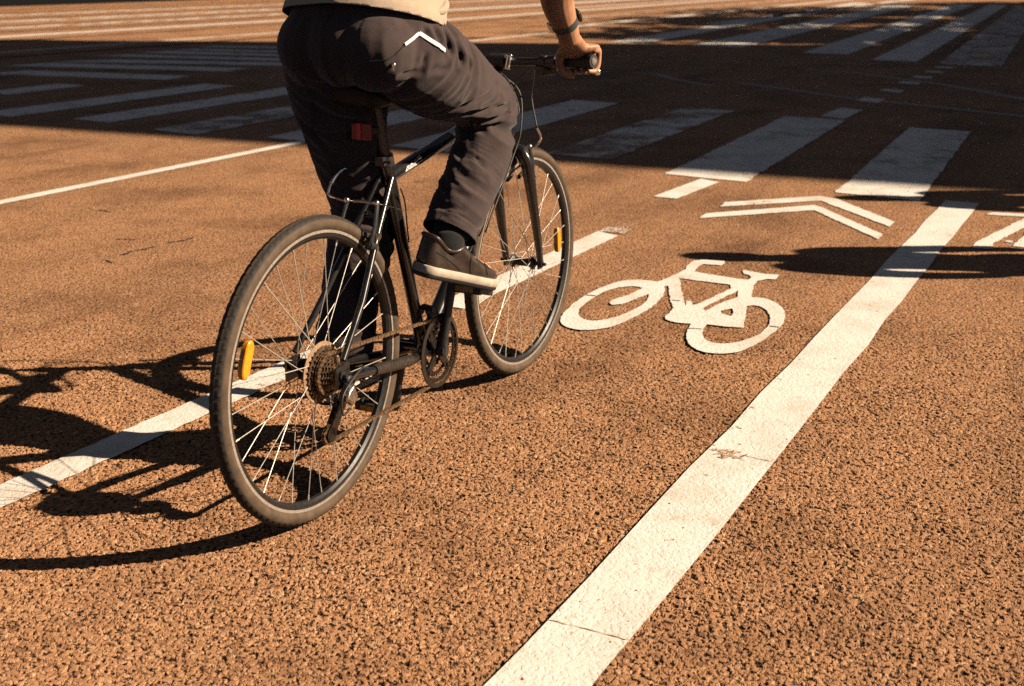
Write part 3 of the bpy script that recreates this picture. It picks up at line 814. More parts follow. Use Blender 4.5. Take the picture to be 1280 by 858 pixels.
wr = make_wheel(RH, True)
wf = make_wheel(FH, False)
wf.rotation_euler = (0, 0, -R_(2.0))
reflector(wr, R_(157), .255, 0)
reflector(wr, R_(-23), .255, 0) if False else None
reflector(wf, R_(4.5), .245, 0)

# cassette
def gear(b, N, r, y, th, tooth=.004, inner=None):
    pr = []
    for i in range(N):
        for f, k in ((.0, -1), (.28, -1), (.42, .75), (.58, .75), (.72, -1)):
            q = 2 * PI * (i + f) / N
            pr.append((q, r + tooth * .5 * k))
    if inner is None: inner = r - .009
    n = len(pr)
    rings = []
    for (ra, yy) in ((0, -th / 2), (1, -th / 2), (1, th / 2), (0, th / 2)):
        rings.append([(math.cos(q) * (rr if ra else inner), y + yy, math.sin(q) * (rr if ra else inner)) for q, rr in pr])
    b.rings(rings, True)
cs = MB()
for k, N in enumerate((30, 26, 23, 20, 17, 15, 13, 11)):
    r = N * .0127 / (2 * PI); gear(cs, N, r, -.0235 - k * .0046, .0019, .005, max(.016, r - .012))
cs.lathe([(.016, -.060), (.0195, -.060), (.0195, -.022), (.016, -.022)], n=24)
cas = cs.build('cassette', M['cog'], wr, angle=25)
b = MB(); b.lathe([(.060, -.0195), (.070, -.0185), (.0705, -.0172), (.060, -.0180), (.030, -.0182), (.030, -.0196)], n=64)
b.build('spoke_guard', simple('dull_plastic_disc', (.30, .19, .11), .5, 0, .3, 90), cas, angle=30)

# ---- frame ---------------------------------------------------------
SC = Vector((.335, 0, .738))                 # seat cluster
HT = Vector((.945, 0, .862)); HB = Vector((.993, 0, .722))
fr = MB()
fr.tube([BB, SC + (SC - BB).normalized() * .03], .0162, 20)
fr.tube([SC + Vector((.0, 0, -.012)), HT + Vector((.004, 0, -.030))], [.0165, .0180], 20)
fr.tube([BB + Vector((.01, 0, .008)), BB.lerp(HB, .5), HB + Vector((-.004, 0, .03))], [.021, .0215, .021], 22)
fr.tube([HB, HT], .0205, 22)
fr.tube([HB, HB + (HT - HB) * .07], .0235, 22); fr.tube([HT - (HT - HB) * .07, HT], .0235, 22)
fr.tube([BB + Vector((0, -.036, 0)), BB + Vector((0, .036, 0))], .0215, 24)
for s in (-1, 1):
    D = Vector((.004, s * .066, RW))
    # seat stay, slim and glossy
    fr.tube([SC + Vector((-.012, s * .016, -.012)), Vector((.235, s * .030, .622)), Vector((.12, s * .052, .48)), D + Vector((.012, -s * .002, .03))], [.0078, .0083, .0080, .0072], 14)
    # chain stay
    fr.tube([BB + Vector((-.01, s * .022, 0)), Vector((.36, s * .040, .268)), Vector((.18, s * .060, .304)), D + Vector((.02, 0, -.012))], [(.010, .012), (.0105, .0135), (.011, .011), (.008, .009)], 14)
    fr.box(D + Vector((.004, 0, -.004)), (.052, .006, .05))
fr.tube([Vector((.405, -.026, .285)), Vector((.405, .026, .285))], .008, 10)
fr.tube([Vector((.262, -.032, .650)), Vector((.262, .032, .650))], .008, 10)
frame = fr.build('frame', M['black'], bike, angle=45)
# bits on the frame: rack eyelets and the cable stops
b = MB()
for s in (-1, 1): b.tube([(.205, s * .035, .585), (.205, s * .046, .585)], .005, 8)
b.tube([(.445, -.019, .755), (.455, -.019, .757)], .004, 8)
b.build('eyelets', M['steel'], frame)
# pale slanted lettering on the top tube (not legible in the photo)
b = MB()
for i in range(7):
    x = .385 + i * .0082; z = SC.z + (x - SC.x) * (HT.z - SC.z - .018) / (HT.x - SC.x) - .010
    p0 = Vector((x, -.0186, z - .005)); p1 = Vector((x + .009, -.0184, z + .007))
    b.bar(p0, p1, .0026, .0012, (0, 1, 0))
    if i % 2 == 0: b.bar(p0.lerp(p1, .9), p0.lerp(p1, .9) + Vector((.0055, .0, .0012)), .0024, .0012, (0, 1, 0))
    if i % 3 != 1: b.bar(p0.lerp(p1, .15), p0.lerp(p1, .15) + Vector((.005, .0, .001)), .0024, .0012, (0, 1, 0))
b.build('frame_lettering', M['white'], frame, smooth=False)
# chainstay protector: scuffed
b = MB(); b.tube([Vector((.34, -.042, .271)), Vector((.25, -.052, .29)), Vector((.14, -.062, .312))], [(.0122, .0150), (.0130, .0142), (.0128, .0128)], 14)
b.build('chainstay_guard', simple('scuffed_guard', (.028, .021, .016), .4, 0, .6, 160, .0006, 300), frame)

# ---- fork ----------------------------------------------------------
fk = MB()
ax = (HT - HB).normalized()
cr0 = HB - ax * .035
fk.tube([HB + ax * .002, cr0 - ax * .002], .019, 18)
for s in (-1, 1):
    fk.tube([cr0 + Vector((0, s * .004, .012)), cr0 + Vector((.003, s * .032, .008)), cr0 + Vector((.010, s * .0495, -.028)), cr0 + Vector((.026, s * .0545, -.10)), Vector((1.056, s * .0565, .50)), Vector((1.086, s * .0575, .395)), Vector((1.096, s * .058, .352))],
            [(.018, .020), (.018, .022), (.0165, .0205), (.0150, .0185), (.0125, .0150), (.0105, .0115), (.009, .010)], 16, True, (0, 1, 0))
    fk.box((1.097, s * .056, .348), (.026, .006, .034))
fork = fk.build('fork', M['black'], bike, angle=45)

# ---- stem, bar, controls -------------------------------------------
STEM = Vector((.93, 0, .952))
b = MB()
b.tube([HT, HT + ax * .015], .024, 20)
b.tube([HT + ax * .01, Vector((.921, 0, .928))], .0125, 16)
b.tube([Vector((.921, 0, .932)), STEM + Vector((.012, 0, .004))], [.017, .019], 16)
b.tube([STEM + Vector((0, -.024, 0)), STEM + Vector((0, .024, 0))], .0205, 20)
stem = b.build('stem', M['satin'], bike)
b = MB(); b.tube([Vector((.905, -.040, .935)), Vector((.918, -.040, .966))], .0085, 14); b.ell((.918, -.040, .968), (.010, .010, .006))
b.build('bell', M['chrome'], stem)
hb = [(.930, 0, .952), (.928, .05, .952), (.915, .12, .955), (.893, .20, .960), (.858, .305, .966)]
barp = [Vector((x, -y, z)) for x, y, z in hb[::-1]] + [Vector(p) for p in hb[1:]]
q = [Vector(p) for p in cr([tuple(p) for p in barp], 5)]
MB().tube(q, .0115, 16).build('handlebar', M['satin'], bike)
def along(s, t):   # point on the bar at distance t (0..1) of the straight grip part
    a = Vector((.893, s * .20, .960)); c = Vector((.858, s * .305, .966)); return a.lerp(c, t)
for s in (-1, 1):
    a = along(s, .05); c = along(s, 1.0); d = (c - a).normalized()
    g = MB(); n_ = 22; pp = [a + (c - a) * i / n_ for i in range(n_ + 1)]
    g.tube(pp, [.0158 + (.0007 if i % 2 else 0) for i in range(n_ + 1)], 18)
    g.tube([c - d * .001, c + d * .006], [.0178, .0168], 18)
    gr = g.build('grip', M['grip'], bike)
    MB().tube([c + d * .0062, c + d * .0075], .010, 14).build('grip_plug', M['steel'], gr)
    # brake lever and shifter
    p = along(s, -.22); br = MB()
    br.tube([p - d * .016, p + d * .016], .0165, 16)
    br.box(p + Vector((.022, 0, -.014)), (.04, .034, .022), Matrix.Rotation(R_(18) * s, 3, 'Z'))
    lv = br.build('brake_lever', M['satin'], bike, bevel=.003)
    e = p + Vector((.045, 0, -.022))
    tip = along(s, .93) + Vector((.050, 0, -.030))
    MB().tube(cr([tuple(e) + (.006,), tuple(e.lerp(tip, .35) + Vector((.012, 0, -.004))) + (.006,), tuple(tip) + (.005,)], 5) and [Vector(x[:3]) for x in cr([tuple(e), tuple(e.lerp(tip, .35) + Vector((.012, 0, -.004))), tuple(tip)], 6)], [(.0075, .004)] * 13, 10).ell(tip, (.0085, .0085, .0085)).build('lever_blade', M['chrome'] if False else M['satin'], lv)
    MB().ell(tip + d * .003, (.0092, .0092, .0092)).build('lever_tip', M['chrome'], lv)
    sh = MB(); p2 = along(s, -.52)
    sh.tube([p2 - d * .012, p2 + d * .014], .0165, 16); sh.box(p2 + Vector((.012, 0, -.024)), (.05, .036, .026), Matrix.Rotation(R_(18) * s, 3, 'Z'))
    sh.build('shifter', M['plastic'], bike, bevel=.004)

# ---- saddle, post, rear reflector ---------------------------------
SD = (SC - BB).normalized()
b = MB(); b.tube([SC + SD * -.02, SC + SD * .165], .0135, 18)
post = b.build('seat_post', M['satin'], bike)
b = MB(); b.tube([SC + SD * .018, SC + SD * .042], .0195, 18); b.box(SC + SD * .03 + Vector((-.022, 0, 0)), (.018, .022, .02))
b.tube([SC + SD * .03 + Vector((-.026, -.030, 0)), SC + SD * .03 + Vector((-.026, .02, 0))], .0035, 8)
b.build('seat_clamp', M['satin'], post)
sd = MB(); rings = []
prof = [(.176, .030, .946, .016), (.180, .062, .951, .034), (.196, .080, .956, .052), (.230, .082, .958, .058), (.28, .066, .953, .050), (.33, .040, .950, .032), (.39, .026, .950, .028), (.44, .021, .952, .024), (.462, .014, .950, .018), (.468, .005, .946, .008)]
for x, hw, zt, th in prof:
    ring = []
    for i in range(28):
        a = 2 * PI * i / 28; ca, sa = math.cos(a), math.sin(a)
        y = hw * math.copysign(abs(ca) ** .8, ca)
        z = zt - th * .5 + (th * .5) * (math.copysign(abs(sa) ** .7, sa)) - .010 * (y / .08) ** 2
        ring.append((x, y + .006, z))
    rings.append(ring)
sd.rings(rings)
sad = sd.build('saddle', M['saddle'], bike, angle=60)
sad.modifiers.new('s', 'SUBSURF').render_levels = 2
b = MB()
for s in (-1, 1): b.tube(cr([(.215, s * .030, .922), (.25, s * .024, .908), (.33, s * .022, .906), (.43, s * .012, .928)], 5) and [Vector(p) for p in cr([(.215, s * .030, .922), (.25, s * .024, .908), (.33, s * .022, .906), (.43, s * .012, .928)], 5)], .0036, 8)
b.box(SC + SD * .172, (.045, .05, .022))
b.build('saddle_rails', M['satin'], sad)
b = MB(); b.box((.2275, .000, .846), (.014, .050, .040)); rr = b.build('rear_reflector', M['red'], bike, smooth=False, bevel=.004)
b = MB(); b.box((.2195, .002, .846), (.002, .010, .036)); b.build('reflector_lit_stripe', M['redlit'], rr, smooth=False)
b = MB(); b.bar((.234, 0, .846), (.296, 0, .838), .014, .016); b.build('reflector_bracket', M['plastic'], rr, bevel=.002)

# ---- cranks, chainrings, pedals -------------------------------------
ck = empty('crankset', BB, 0, bike)
for N, y, r_ in ((44, -.0475, .0885), (34, -.0400, .069), (24, -.0325, .049)):
    g = MB(); gear(g, N, r_, y, .0028, .005, r_ - .013 if N > 40 else r_ - .010)
    if N == 44:
        for k in range(4):
            q = R_(40) + k * PI / 2
            g.bar((.018 * math.cos(q), y + .002, .018 * math.sin(q)), ((r_ - .012) * math.cos(q), y + .001, (r_ - .012) * math.sin(q)), .020, .006, (0, 1, 0))
            g.tube([((r_ - .020) * math.cos(q), y - .005, (r_ - .020) * math.sin(q)), ((r_ - .020) * math.cos(q), y + .004, (r_ - .020) * math.sin(q))], .006, 10)
    g.build('chainring', M['ring'], ck, angle=25)
g = MB(); g.lathe([(.0865, -.0545), (.0975, -.0535), (.0980, -.0510), (.0865, -.0520)], n=96)
g.build('chain_guard_ring', simple('smoked_guard', (.020, .016, .013), .28, 0, .3, 100), ck, angle=30)
CD = Vector((.025, 0, .1665)).normalized()
ped_pos = {}
for s, d in ((-1, CD), (1, -CD)):
    a = Vector((0, s * .058, 0)); e = d * .168 + Vector((0, s * .074, 0))
    g = MB()
    g.tube([a - d * .012, a + d * .03, a.lerp(e, .6), e, e + d * .012], [(.013, .017), (.0105, .0150), (.0085, .0125), (.0085, .0145), (.006, .010)], 14, True, (0, 1, 0))
    g.tube([a - Vector((0, s * .02, 0)), a + Vector((0, s * .010, 0))], .015, 18)
    g.build('crank_arm', M['satin'], ck)
    ped_pos[s] = BB + e + Vector((0, s * .010, 0))
def pedal(s, tilt):
    c = ped_pos[s] + Vector((0, s * .048, 0))
    p = empty('pedal', c, 0, bike); p.rotation_euler = (0, tilt, 0)
    g = MB(); g.tube([(0, -s * .052, 0), (0, s * .044, 0)], .0075, 12)
    for x in (-.032, .032): g.box((x, 0, 0), (.012, .088, .022))
    for y in (-.040, .040, 0): g.box((0, y, 0), (.066, .010, .016))
    g.build('pedal_cage', M['plastic'], p, smooth=False, bevel=.002)
    g = MB()
    for x in (-.0385, .0385): g.box((x, 0, 0), (.003, .050, .014))
    g.build('pedal_reflector', M['amber'], p, smooth=False)
    return p
pedal(-1, R_(15)); pedal(1, R_(-6))

# ---- derailleurs and chain --------------------------------------------
CY = -.0375    # chain line (third sprocket from the wheel)
J1 = Vector((.020, -.048, .275)); J2 = Vector((-.028, -.048, .215))
dr = MB()
dr.bar((.012, -.070, .338), (.004, -.078, .302), .014, .010, (0, 1, 0))
dr.tube([(.010, -.066, .334), (.010, -.086, .334)], .012, 14)
dr.bar((.004, -.086, .330), (.000, -.070, .288), .026, .016, (0, 1, 0))
dr.build('rear_derailleur', M['satin'], bike, bevel=.003)
der = bpy.data.objects['rear_derailleur']
g = MB(); g.bar((-.004, -.090, .318), (.016, -.086, .284), .030, .012, (0, 1, 0)); g.tube([(.004, -.080, .292), (.004, -.096, .292)], .011, 16); g.box((-.004, -.093, .300), (.030, .008, .018), Matrix.Rotation(R_(35), 3, 'Y'))
g.build('derailleur_knuckle', M['steel'], der, bevel=.003)
g = MB()
for y in (-.040, -.056):
    g.bar(J1 + Vector((0, y - J1.y, 0)), J2 + Vector((0, y - J2.y, 0)), .026 if y < -.05 else .018, .002, (0, 1, 0))
    g.lathe([(0, y - .001), (.017, y - .001), (.017, y + .001), (0, y + .001)], (J2.x, 0, J2.z), n=24)
    g.lathe([(0, y - .001), (.014, y - .001), (.014, y + .001), (0, y + .001)], (J1.x, 0, J1.z), n=24)
g.build('derailleur_cage', M['ring'], der, angle=25)
for J in (J1, J2):
    g = MB(); gear(g, 11, .0215, 0, .006, .005, .006); g.lathe([(0, -.0085), (.005, -.0085), (.005, .0085), (0, .0085)], n=12)
    g.build('jockey_wheel', M['plastic'], der, loc=J)
def arc(c, r, a0, a1, y, k=10):
    return [Vector((c[0] + r * math.cos(a0 + (a1 - a0) * i / k), y, c[2] + r * math.sin(a0 + (a1 - a0) * i / k))) for i in range(k + 1)]
rc_ = 23 * .0127 / (2 * PI)
CP = arc(BB, .0885, R_(-78), R_(97), -.0475, 22)                 # round the chainring, bottom to top
CP += arc(RH, rc_, R_(97), R_(285), CY, 18)                      # round the sprocket
CP += arc(J1, .0215, R_(60), R_(-60), -.048, 6)
CP += arc(J2, .0215, R_(150), R_(290), -.048, 8)
# resample at half pitch
seg = [0]
for i in range(1, len(CP) + 1): seg.append(seg[-1] + (CP[i % len(CP)] - CP[i - 1]).length)
tot = seg[-1]; NL = int(tot / .0127); NL -= NL % 2
def cpt(s_):
    s_ %= tot
    for i in range(len(CP)):
        if seg[i + 1] >= s_:
            f = (s_ - seg[i]) / max(1e-9, seg[i + 1] - seg[i]); return CP[i].lerp(CP[(i + 1) % len(CP)], f)
ch = MB()
pin = [cpt(i * tot / NL) for i in range(NL)]
for i in range(NL):
    a = pin[i]; c = pin[(i + 1) % NL]; off = .0036 if i % 2 else .0024
    d = (c - a).normalized(); up_ = Vector((0, 1, 0)).cross(d).normalized()
    for s in (-1, 1):
        mid = a.lerp(c, .5)
        o_ = Vector((0, s * off, 0))
        pr = []
        for k in range(12):
            q = 2 * PI * k / 12
            x = math.cos(q) * .0042 + (.00635 if math.cos(q) >= 0 else -.00635); z = math.sin(q) * (.0042 if abs(math.cos(q)) > .1 else .0032)
            pr.append(mid + d * x + up_ * z + o_)
        ch.rings([[p - Vector((0, .0006, 0)) for p in pr], [p + Vector((0, .0006, 0)) for p in pr]])
    ch.tube([a - Vector((0, .0042, 0)), a + Vector((0, .0042, 0))], .0030, 8)
ch.build('chain', M['chain'], bike, angle=30)
g = MB(); g.bar((.452, -.052, .375), (.480, -.052, .330), .016, .003, (0, 1, 0)); g.bar((.440, -.034, .375), (.470, -.034, .330), .014, .003, (0, 1, 0)); g.bar((.444, -.054, .377), (.444, -.020, .380), .014, .014)
g.tube([(.446, -.020, .37), (.446, .0, .37)], .012, 12)
g.build('front_derailleur', M['satin'], bike, bevel=.002)

# ---- V-brakes ----------------------------------------------------------
def vbrake(boss, up, fwd, noodle_side, parent):
    """two arms either side of the rim, pads, cable noodle across the top"""
    v = empty('brake', (0, 0, 0), 0, parent)
    top = {}
    for s in (-1, 1):
        p = boss + Vector((0, s * .036, 0))
        t_ = p + up * .098 + Vector((0, s * .004, 0)) + fwd * .012; top[s] = t_
        g = MB(); g.tube([p - fwd * .004, p + fwd * .026], .010, 14)
        g.tube([p + fwd * .018, p.lerp(t_, .45) + fwd * .016 + Vector((0, s * .007, 0)), t_ + fwd * .006], [(.0055, .0085), (.005, .0075), (.0045, .006)], 12, True, tuple(fwd))
        g.tube([p + fwd * .026, p + fwd * .030], .0065, 6)
        arm = g.build('brake_arm', M['satin'], v)
        pc = p + up * .024
        tan = fwd.cross(Vector((0, 1, 0)))
        g = MB(); g.bar(Vector((pc.x, s * .0185, pc.z)) - fwd.cross(Vector((0, s, 0))).normalized() * 0 + (up.cross(Vector((0, 1, 0)))).normalized() * -.034, Vector((pc.x, s * .0185, pc.z)) + (up.cross(Vector((0, 1, 0)))).normalized() * .034, .009, .011)
        g.build('brake_pad', M['grip'], arm, bevel=.002)
        g = MB(); g.tube([Vector((pc.x, s * .022, pc.z)), Vector((pc.x, s * .046, pc.z)) + fwd * .008], .005, 10); g.tube([Vector((pc.x, s * .046, pc.z)) + fwd * .008, Vector((pc.x, s * .052, pc.z)) + fwd * .008], .008, 6)
        MB().ell(t_ + fwd * .010, (.007, .007, .007)).build('cable_anchor', M['steel'], arm)
        g.build('brake_bolt', M['steel'], arm)
    return v, top
rb = Vector((.205, 0, .588))
upr = Vector((.32, 0, .95)).normalized(); fwr = Vector((-.95, 0, .32)).normalized()
vb, tp = vbrake(rb, upr, fwr, 1, bike)
g = MB()
P = [Vector(p) for p in cr([tuple(tp[1] + Vector((.06, .012, .075))), tuple(tp[1] + Vector((.015, .035, .060))), tuple(tp[1] + Vector((-.020, .042, .018))), tuple(tp[1] + Vector((-.012, .012, .004))), tuple(tp[1] + Vector((0, -.004, .002)))], 6)]
g.tube(P, .0032, 8); g.tube(P[5:10], .0048, 8)
g.build('cable_noodle', M['chrome'], vb)
g = MB(); g.tube([tp[1], tp[1].lerp(tp[-1], .5) + Vector((0, 0, .002)), tp[-1], tp[-1] + Vector((.012, -.055, -.012))], .0013, 6)
g.tube([tp[1].lerp(tp[-1], .15), tp[1].lerp(tp[-1], .5) + Vector((0, 0, .002)), tp[1].lerp(tp[-1], .8)], .0035, 8)
g.build('brake_cable', M['steel'], vb)
fb = Vector((1.062, 0, .604))
upf = Vector((-.30, 0, .954)).normalized(); fwf = Vector((.954, 0, .30)).normalized()
vb2, tf = vbrake(fb, upf, fwf, -1, bike)
g = MB()
P = [Vector(p) for p in cr([(tf[-1].x - .02, tf[-1].y - .036, tf[-1].z + .062), (tf[-1].x, tf[-1].y - .040, tf[-1].z + .03), (tf[-1].x + .004, tf[-1].y - .020, tf[-1].z + .004), (tf[-1].x, tf[-1].y + .002, tf[-1].z)], 6)]
g.tube(P, .0032, 8); NP = P[0]
g.build('cable_noodle', M['chrome'], vb2)
g = MB(); g.tube([tf[-1], tf[1], tf[1] + Vector((0, .03, -.01))], .0013, 6); g.tube([tf[-1].lerp(tf[1], .15), tf[-1].lerp(tf[1], .85)], .0035, 8)
g.build('brake_cable', M['steel'], vb2)

# ---- cables --------------------------------------------------------------
def cable(pts, r=.0025):
    return MB().tube([Vector(p) for p in cr(pts, 8)], r, 8).build('cable', M['plastic'], bike, angle=0)
lvR = along(-1, -.22) + Vector((.03, .02, -.014)); lvL = along(1, -.22) + Vector((.03, -.02, -.014))
cable([tuple(lvR), (lvR.x + .06, lvR.y + .07, lvR.z - .01), (lvR.x + .11, -.055, lvR.z - .06), (1.055, -.045, .84), tuple(NP)])
cable([tuple(lvL), (lvL.x + .06, .08, lvL.z - .02), (1.02, .02, .90), (.99, -.035, .82), (.955, -.030, .80), (.80, -.022, .815), (.45, -.021, .742)])
sR = along(-1, -.52) + Vector((.035, .015, -.024)); sL = along(1, -.52) + Vector((.035, -.015, -.024))
cable([tuple(sR), (sR.x + .06, -.06, sR.z - .01), (1.03, -.005, .88), (1.015, .030, .78), (.97, .028, .70), (.82, .020, .52)])
cable([tuple(sL), (sL.x + .06, .05, sL.z - .02), (1.045, -.01, .86), (1.01, -.032, .76), (.97, -.028, .69), (.80, -.022, .50)])
cable([(.10, -.073, .335), (.05, -.084, .345), (-.03, -.092, .315), (-.035, -.092, .270), (.002, -.088, .272)], .0024)
cable([(.34, -.03, .70), (.365, -.026, .66), (.375, -.024, .60), (.385, -.022, .56)], .002)


# ------------------------------------------------------------------ the cyclist (same local axes as the bicycle)
def ns(v): return noise.noise(v)
def rot_to(x, z):
    x = Vector(x).normalized(); z = Vector(z); y = z.cross(x).normalized(); z = x.cross(y)
    return Matrix((x, y, z)).transposed()

HIP = {-1: Vector((.235, -.095, 1.0)), 1: Vector((.235, .095, 1.0))}
LEG = {
 -1: [(.270, -.080, 1.030, .070), (.34, -.104, .985, .078), (.45, -.118, .938, .074), (.54, -.126, .903, .062), (.604, -.126, .872, .052), (.592, -.127, .815, .050), (.545, -.130, .745, .050), (.475, -.128, .655, .046), (.405, -.120, .570, .038), (.375, -.115, .545, .036)],
  1: [(.262, .080, 1.030, .070), (.290, .100, .905, .080), (.345, .104, .790, .074), (.385, .106, .690, .066), (.400, .107, .635, .060), (.380, .110, .560, .058), (.345, .115, .460, .056), (.305, .120, .330, .044), (.285, .123, .240, .037), (.280, .123, .215, .036)]}
SHO = {-1: Vector((.490, -.190, 1.470)), 1: Vector((.490, .190, 1.470))}
ARM = {s: [(.465, s * .150, 1.475, .050), (.505, s * .205, 1.450, .052), (.565, s * .245, 1.350, .046), (.615, s * .272, 1.245, .040), (.660, s * .282, 1.180, .044), (.702, s * .273, 1.115, .0405), (.755, s * .273, 1.056, .0315), (.776, s * .273, 1.032, .0280)] for s in (-1, 1)}

def add_hand(b, s):
    """hand closed over the grip: palm on top, fingers round the front, thumb hooked under the inner side"""
    a = Vector((.893, s * .20, .960)); c = Vector((.858, s * .305, .966))
    t = (c - a).normalized(); ctr = a.lerp(c, .66)
    f = Vector((1, 0, 0)); f = (f - t * f.dot(t)).normalized()
    u = Vector((0, 0, 1)); u = (u - t * u.dot(t)); u = (u - f * u.dot(f)).normalized()
    W = lambda x, y, z: ctr + t * x + f * y + u * z
    wr_ = Vector(ARM[s][-1][:3])
    # palm: from the wrist over the bar to the knuckles
    k0 = W(.006, .022, .027)
    P = [tuple(wr_) + (.026, .022), tuple(wr_.lerp(W(0, -.030, .036), .55)) + (.033, .021), tuple(W(.003, -.024, .029)) + (.041, .019), tuple(W(.006, .004, .0275)) + (.043, .0160), tuple(k0) + (.042, .0125)]
    limb(b, P, 4, 22, tuple(u))
    for i, (x, L, r) in enumerate(((.040, .80, .0074), (.0175, .94, .0084), (-.0055, 1.0, .0087), (-.0285, .96, .0085))):
        x = x - .002
        ch = [tuple(W(x, .010, .0265)) + (r * 1.15,), tuple(W(x, .025, .0255)) + (r * 1.24,), tuple(W(x, .030 * L + .003, .010)) + (r,), tuple(W(x * .98, .029 * L, -.011)) + (r * 1.04,), tuple(W(x * .96, .014 * L, -.0255)) + (r * .95,), tuple(W(x * .95, -.012, -.0245)) + (r * .84,)]
        limb(b, ch, 4, 12, tuple(t))
    th = [tuple(W(-.020, -.030, .036)) + (.0165,), tuple(W(-.042, -.030, .018)) + (.0145,), tuple(W(-.050, -.026, -.006)) + (.0115,), tuple(W(-.044, -.016, -.027)) + (.0108,), tuple(W(-.030, -.004, -.036)) + (.0088,)]
    limb(b, th, 4, 12, tuple(t))
    nail = W(-.036, .012, -.0425)
    return nail

def body_shells(leg, arm, spine, head, hands=True, feet=None):
    b = MB()
    for s in (-1, 1):
        limb(b, leg[s], 5, 20, (0, 1, 0)); limb(b, arm[s], 5, 18, (0, 1, 0))
    limb(b, spine, 5, 26, (1, 0, 0))
    return b

SPINE = [(.255, 0, 1.02, .115, .060), (.255, 0, 1.06, .135, .085), (.290, 0, 1.15, .138, .095), (.350, 0, 1.28, .155, .105), (.420, 0, 1.40, .168, .105), (.465, 0, 1.48, .120, .075), (.495, 0, 1.535, .062, .058), (.525, 0, 1.585, .054, .056)]
b = body_shells(LEG, ARM, SPINE, None)
# head looking ahead
HC = Vector((.565, 0, 1.690))
b.ell(HC + Vector((0, 0, .015)), (.098, .078, .108)); b.ell(HC + Vector((.030, 0, -.050)), (.062, .058, .070)); b.ell(HC + Vector((.058, 0, -.092)), (.026, .026, .022))
b.tube([HC + Vector((.088, 0, .010)), HC + Vector((.108, 0, -.022)), HC + Vector((.088, 0, -.034))], [.009, .013, .010], 10)
for s in (-1, 1):
    b.ell(HC + Vector((.000, s * .080, -.012)), (.020, .008, .031)); b.ell(HC + Vector((.083, s * .032, .026)), (.012, .026, .008))
b.ell(HC + Vector((.084, 0, -.056)), (.012, .024, .006)); b.ell(HC + Vector((.083, 0, -.068)), (.011, .020, .006))
for s in (-1, 1): nail = add_hand(b, s)
# feet inside the shoes
FOOT = {-1: (Vector((.305, -.096, .512)), Vector((.540, -.166, .430)), .04), 1: (Vector((.212, .126, .180)), Vector((.475, .150, .172)), .0)}
for s in (-1, 1):
    h, t_, r_ = FOOT[s]; d = (t_ - h)
    an = Vector(LEG[s][-1][:3])
    limb(b, [tuple(an) + (.036,), tuple(h + d * .22 + Vector((0, 0, .055))) + (.036,), tuple(h + d * .5 + Vector((0, 0, .045))) + (.034, .026), tuple(h + d * .85 + Vector((0, 0, .022))) + (.036, .014)], 5, 16, (0, 1, 0))
me = fuse(b, .0029, 3)
person = link('person', me, M['skin'], angle=0)
person.location = BIKE_LOC; person.rotation_euler = (0, 0, BIKE_RZ)
tag(person, 'cyclist in dark trousers and beige shirt seen from behind, hand on the handlebar', 'person')

# eyes, hair
for s in (-1, 1):
    e = MB().ell(HC + Vector((.082, s * .032, .010)), (.0115, .0125, .0115)).build('eye', M['eye'], person)
    MB().ell(HC + Vector((.0905, s * .033, .010)), (.0045, .0055, .0055)).build('iris', M['hair'], e)
hb_ = MB(); hb_.ell(HC + Vector((-.010, 0, .034)), (.104, .086, .100)); hb_.ell(HC + Vector((-.045, 0, -.02)), (.062, .074, .075)); hb_.ell(HC + Vector((.055, 0, .088)), (.045, .064, .035))
me = fuse(hb_, .006, 3)
displace(me, lambda c, n: np.array([ns(Vector((p[0] * 18, p[1] * 60, p[2] * 25))) * .007 for p in c]) - .004 * (c[:, 0] > HC.x + .075))
link('hair', me, M['hair'], person, angle=0)

# ---- trousers --------------------------------------------------------------
TR = {
 -1: [(.262, -.086, 1.022, .106), (.34, -.104, .985, .102), (.45, -.118, .938, .092), (.54, -.126, .903, .080), (.604, -.126, .872, .070), (.594, -.127, .820, .068), (.548, -.130, .750, .070), (.478, -.128, .665, .067), (.412, -.120, .585, .064)],
  1: [(.250, .086, 1.015, .106), (.290, .098, .905, .104), (.335, .104, .790, .092), (.375, .106, .690, .082), (.390, .107, .630, .077), (.372, .110, .555, .077), (.338, .115, .455, .072), (.303, .120, .335, .066), (.290, .122, .262, .064)]}
b = MB()
for s in (-1, 1): limb(b, TR[s], 6, 28, (0, 1, 0))
limb(b, [(.245, 0, 1.005, .130, .085), (.228, 0, 1.03, .162, .110), (.240, 0, 1.07, .168, .120), (.275, 0, 1.125, .162, .114), (.300, 0, 1.165, .155, .108)], 6, 32, (1, 0, 0))
for s in (-1, 1): b.ell((.192, s * .076, 1.030), (.098, .092, .088))
b.ell((.185, 0, 1.035), (.098, .10, .086))
me = fuse(b, .0042, 9)
# open the cuffs and the waist
def cut(me, planes):
    bm = bmesh.new(); bm.from_mesh(me)
    for p, n_ in planes:
        near = [g for g in bm.verts[:] + bm.edges[:] + bm.faces[:] if ((g.co if isinstance(g, bmesh.types.BMVert) else (g.verts[0].co)) - p).length < .14]
        bmesh.ops.bisect_plane(bm, geom=near, plane_co=p, plane_no=n_, clear_outer=False)
        kill = [f for f in bm.faces if (f.calc_center_median() - p).dot(n_) > 0 and (f.calc_center_median() - p).length < .16]
        bmesh.ops.delete(bm, geom=kill, context='FACES')
    bm.to_mesh(me); bm.free()
cuff = {}
for s in (-1, 1):
    a = Vector(TR[s][-2][:3]); c = Vector(TR[s][-1][:3]); cuff[s] = (c, (c - a).normalized())
cut(me, [(cuff[s][0], cuff[s][1]) for s in (-1, 1)])
bm = bmesh.new(); bm.from_mesh(me)
bmesh.ops.bisect_plane(bm, geom=bm.verts[:] + bm.edges[:] + bm.faces[:], plane_co=(.25, 0, 1.135), plane_no=(.26, 0, 1), clear_outer=True)
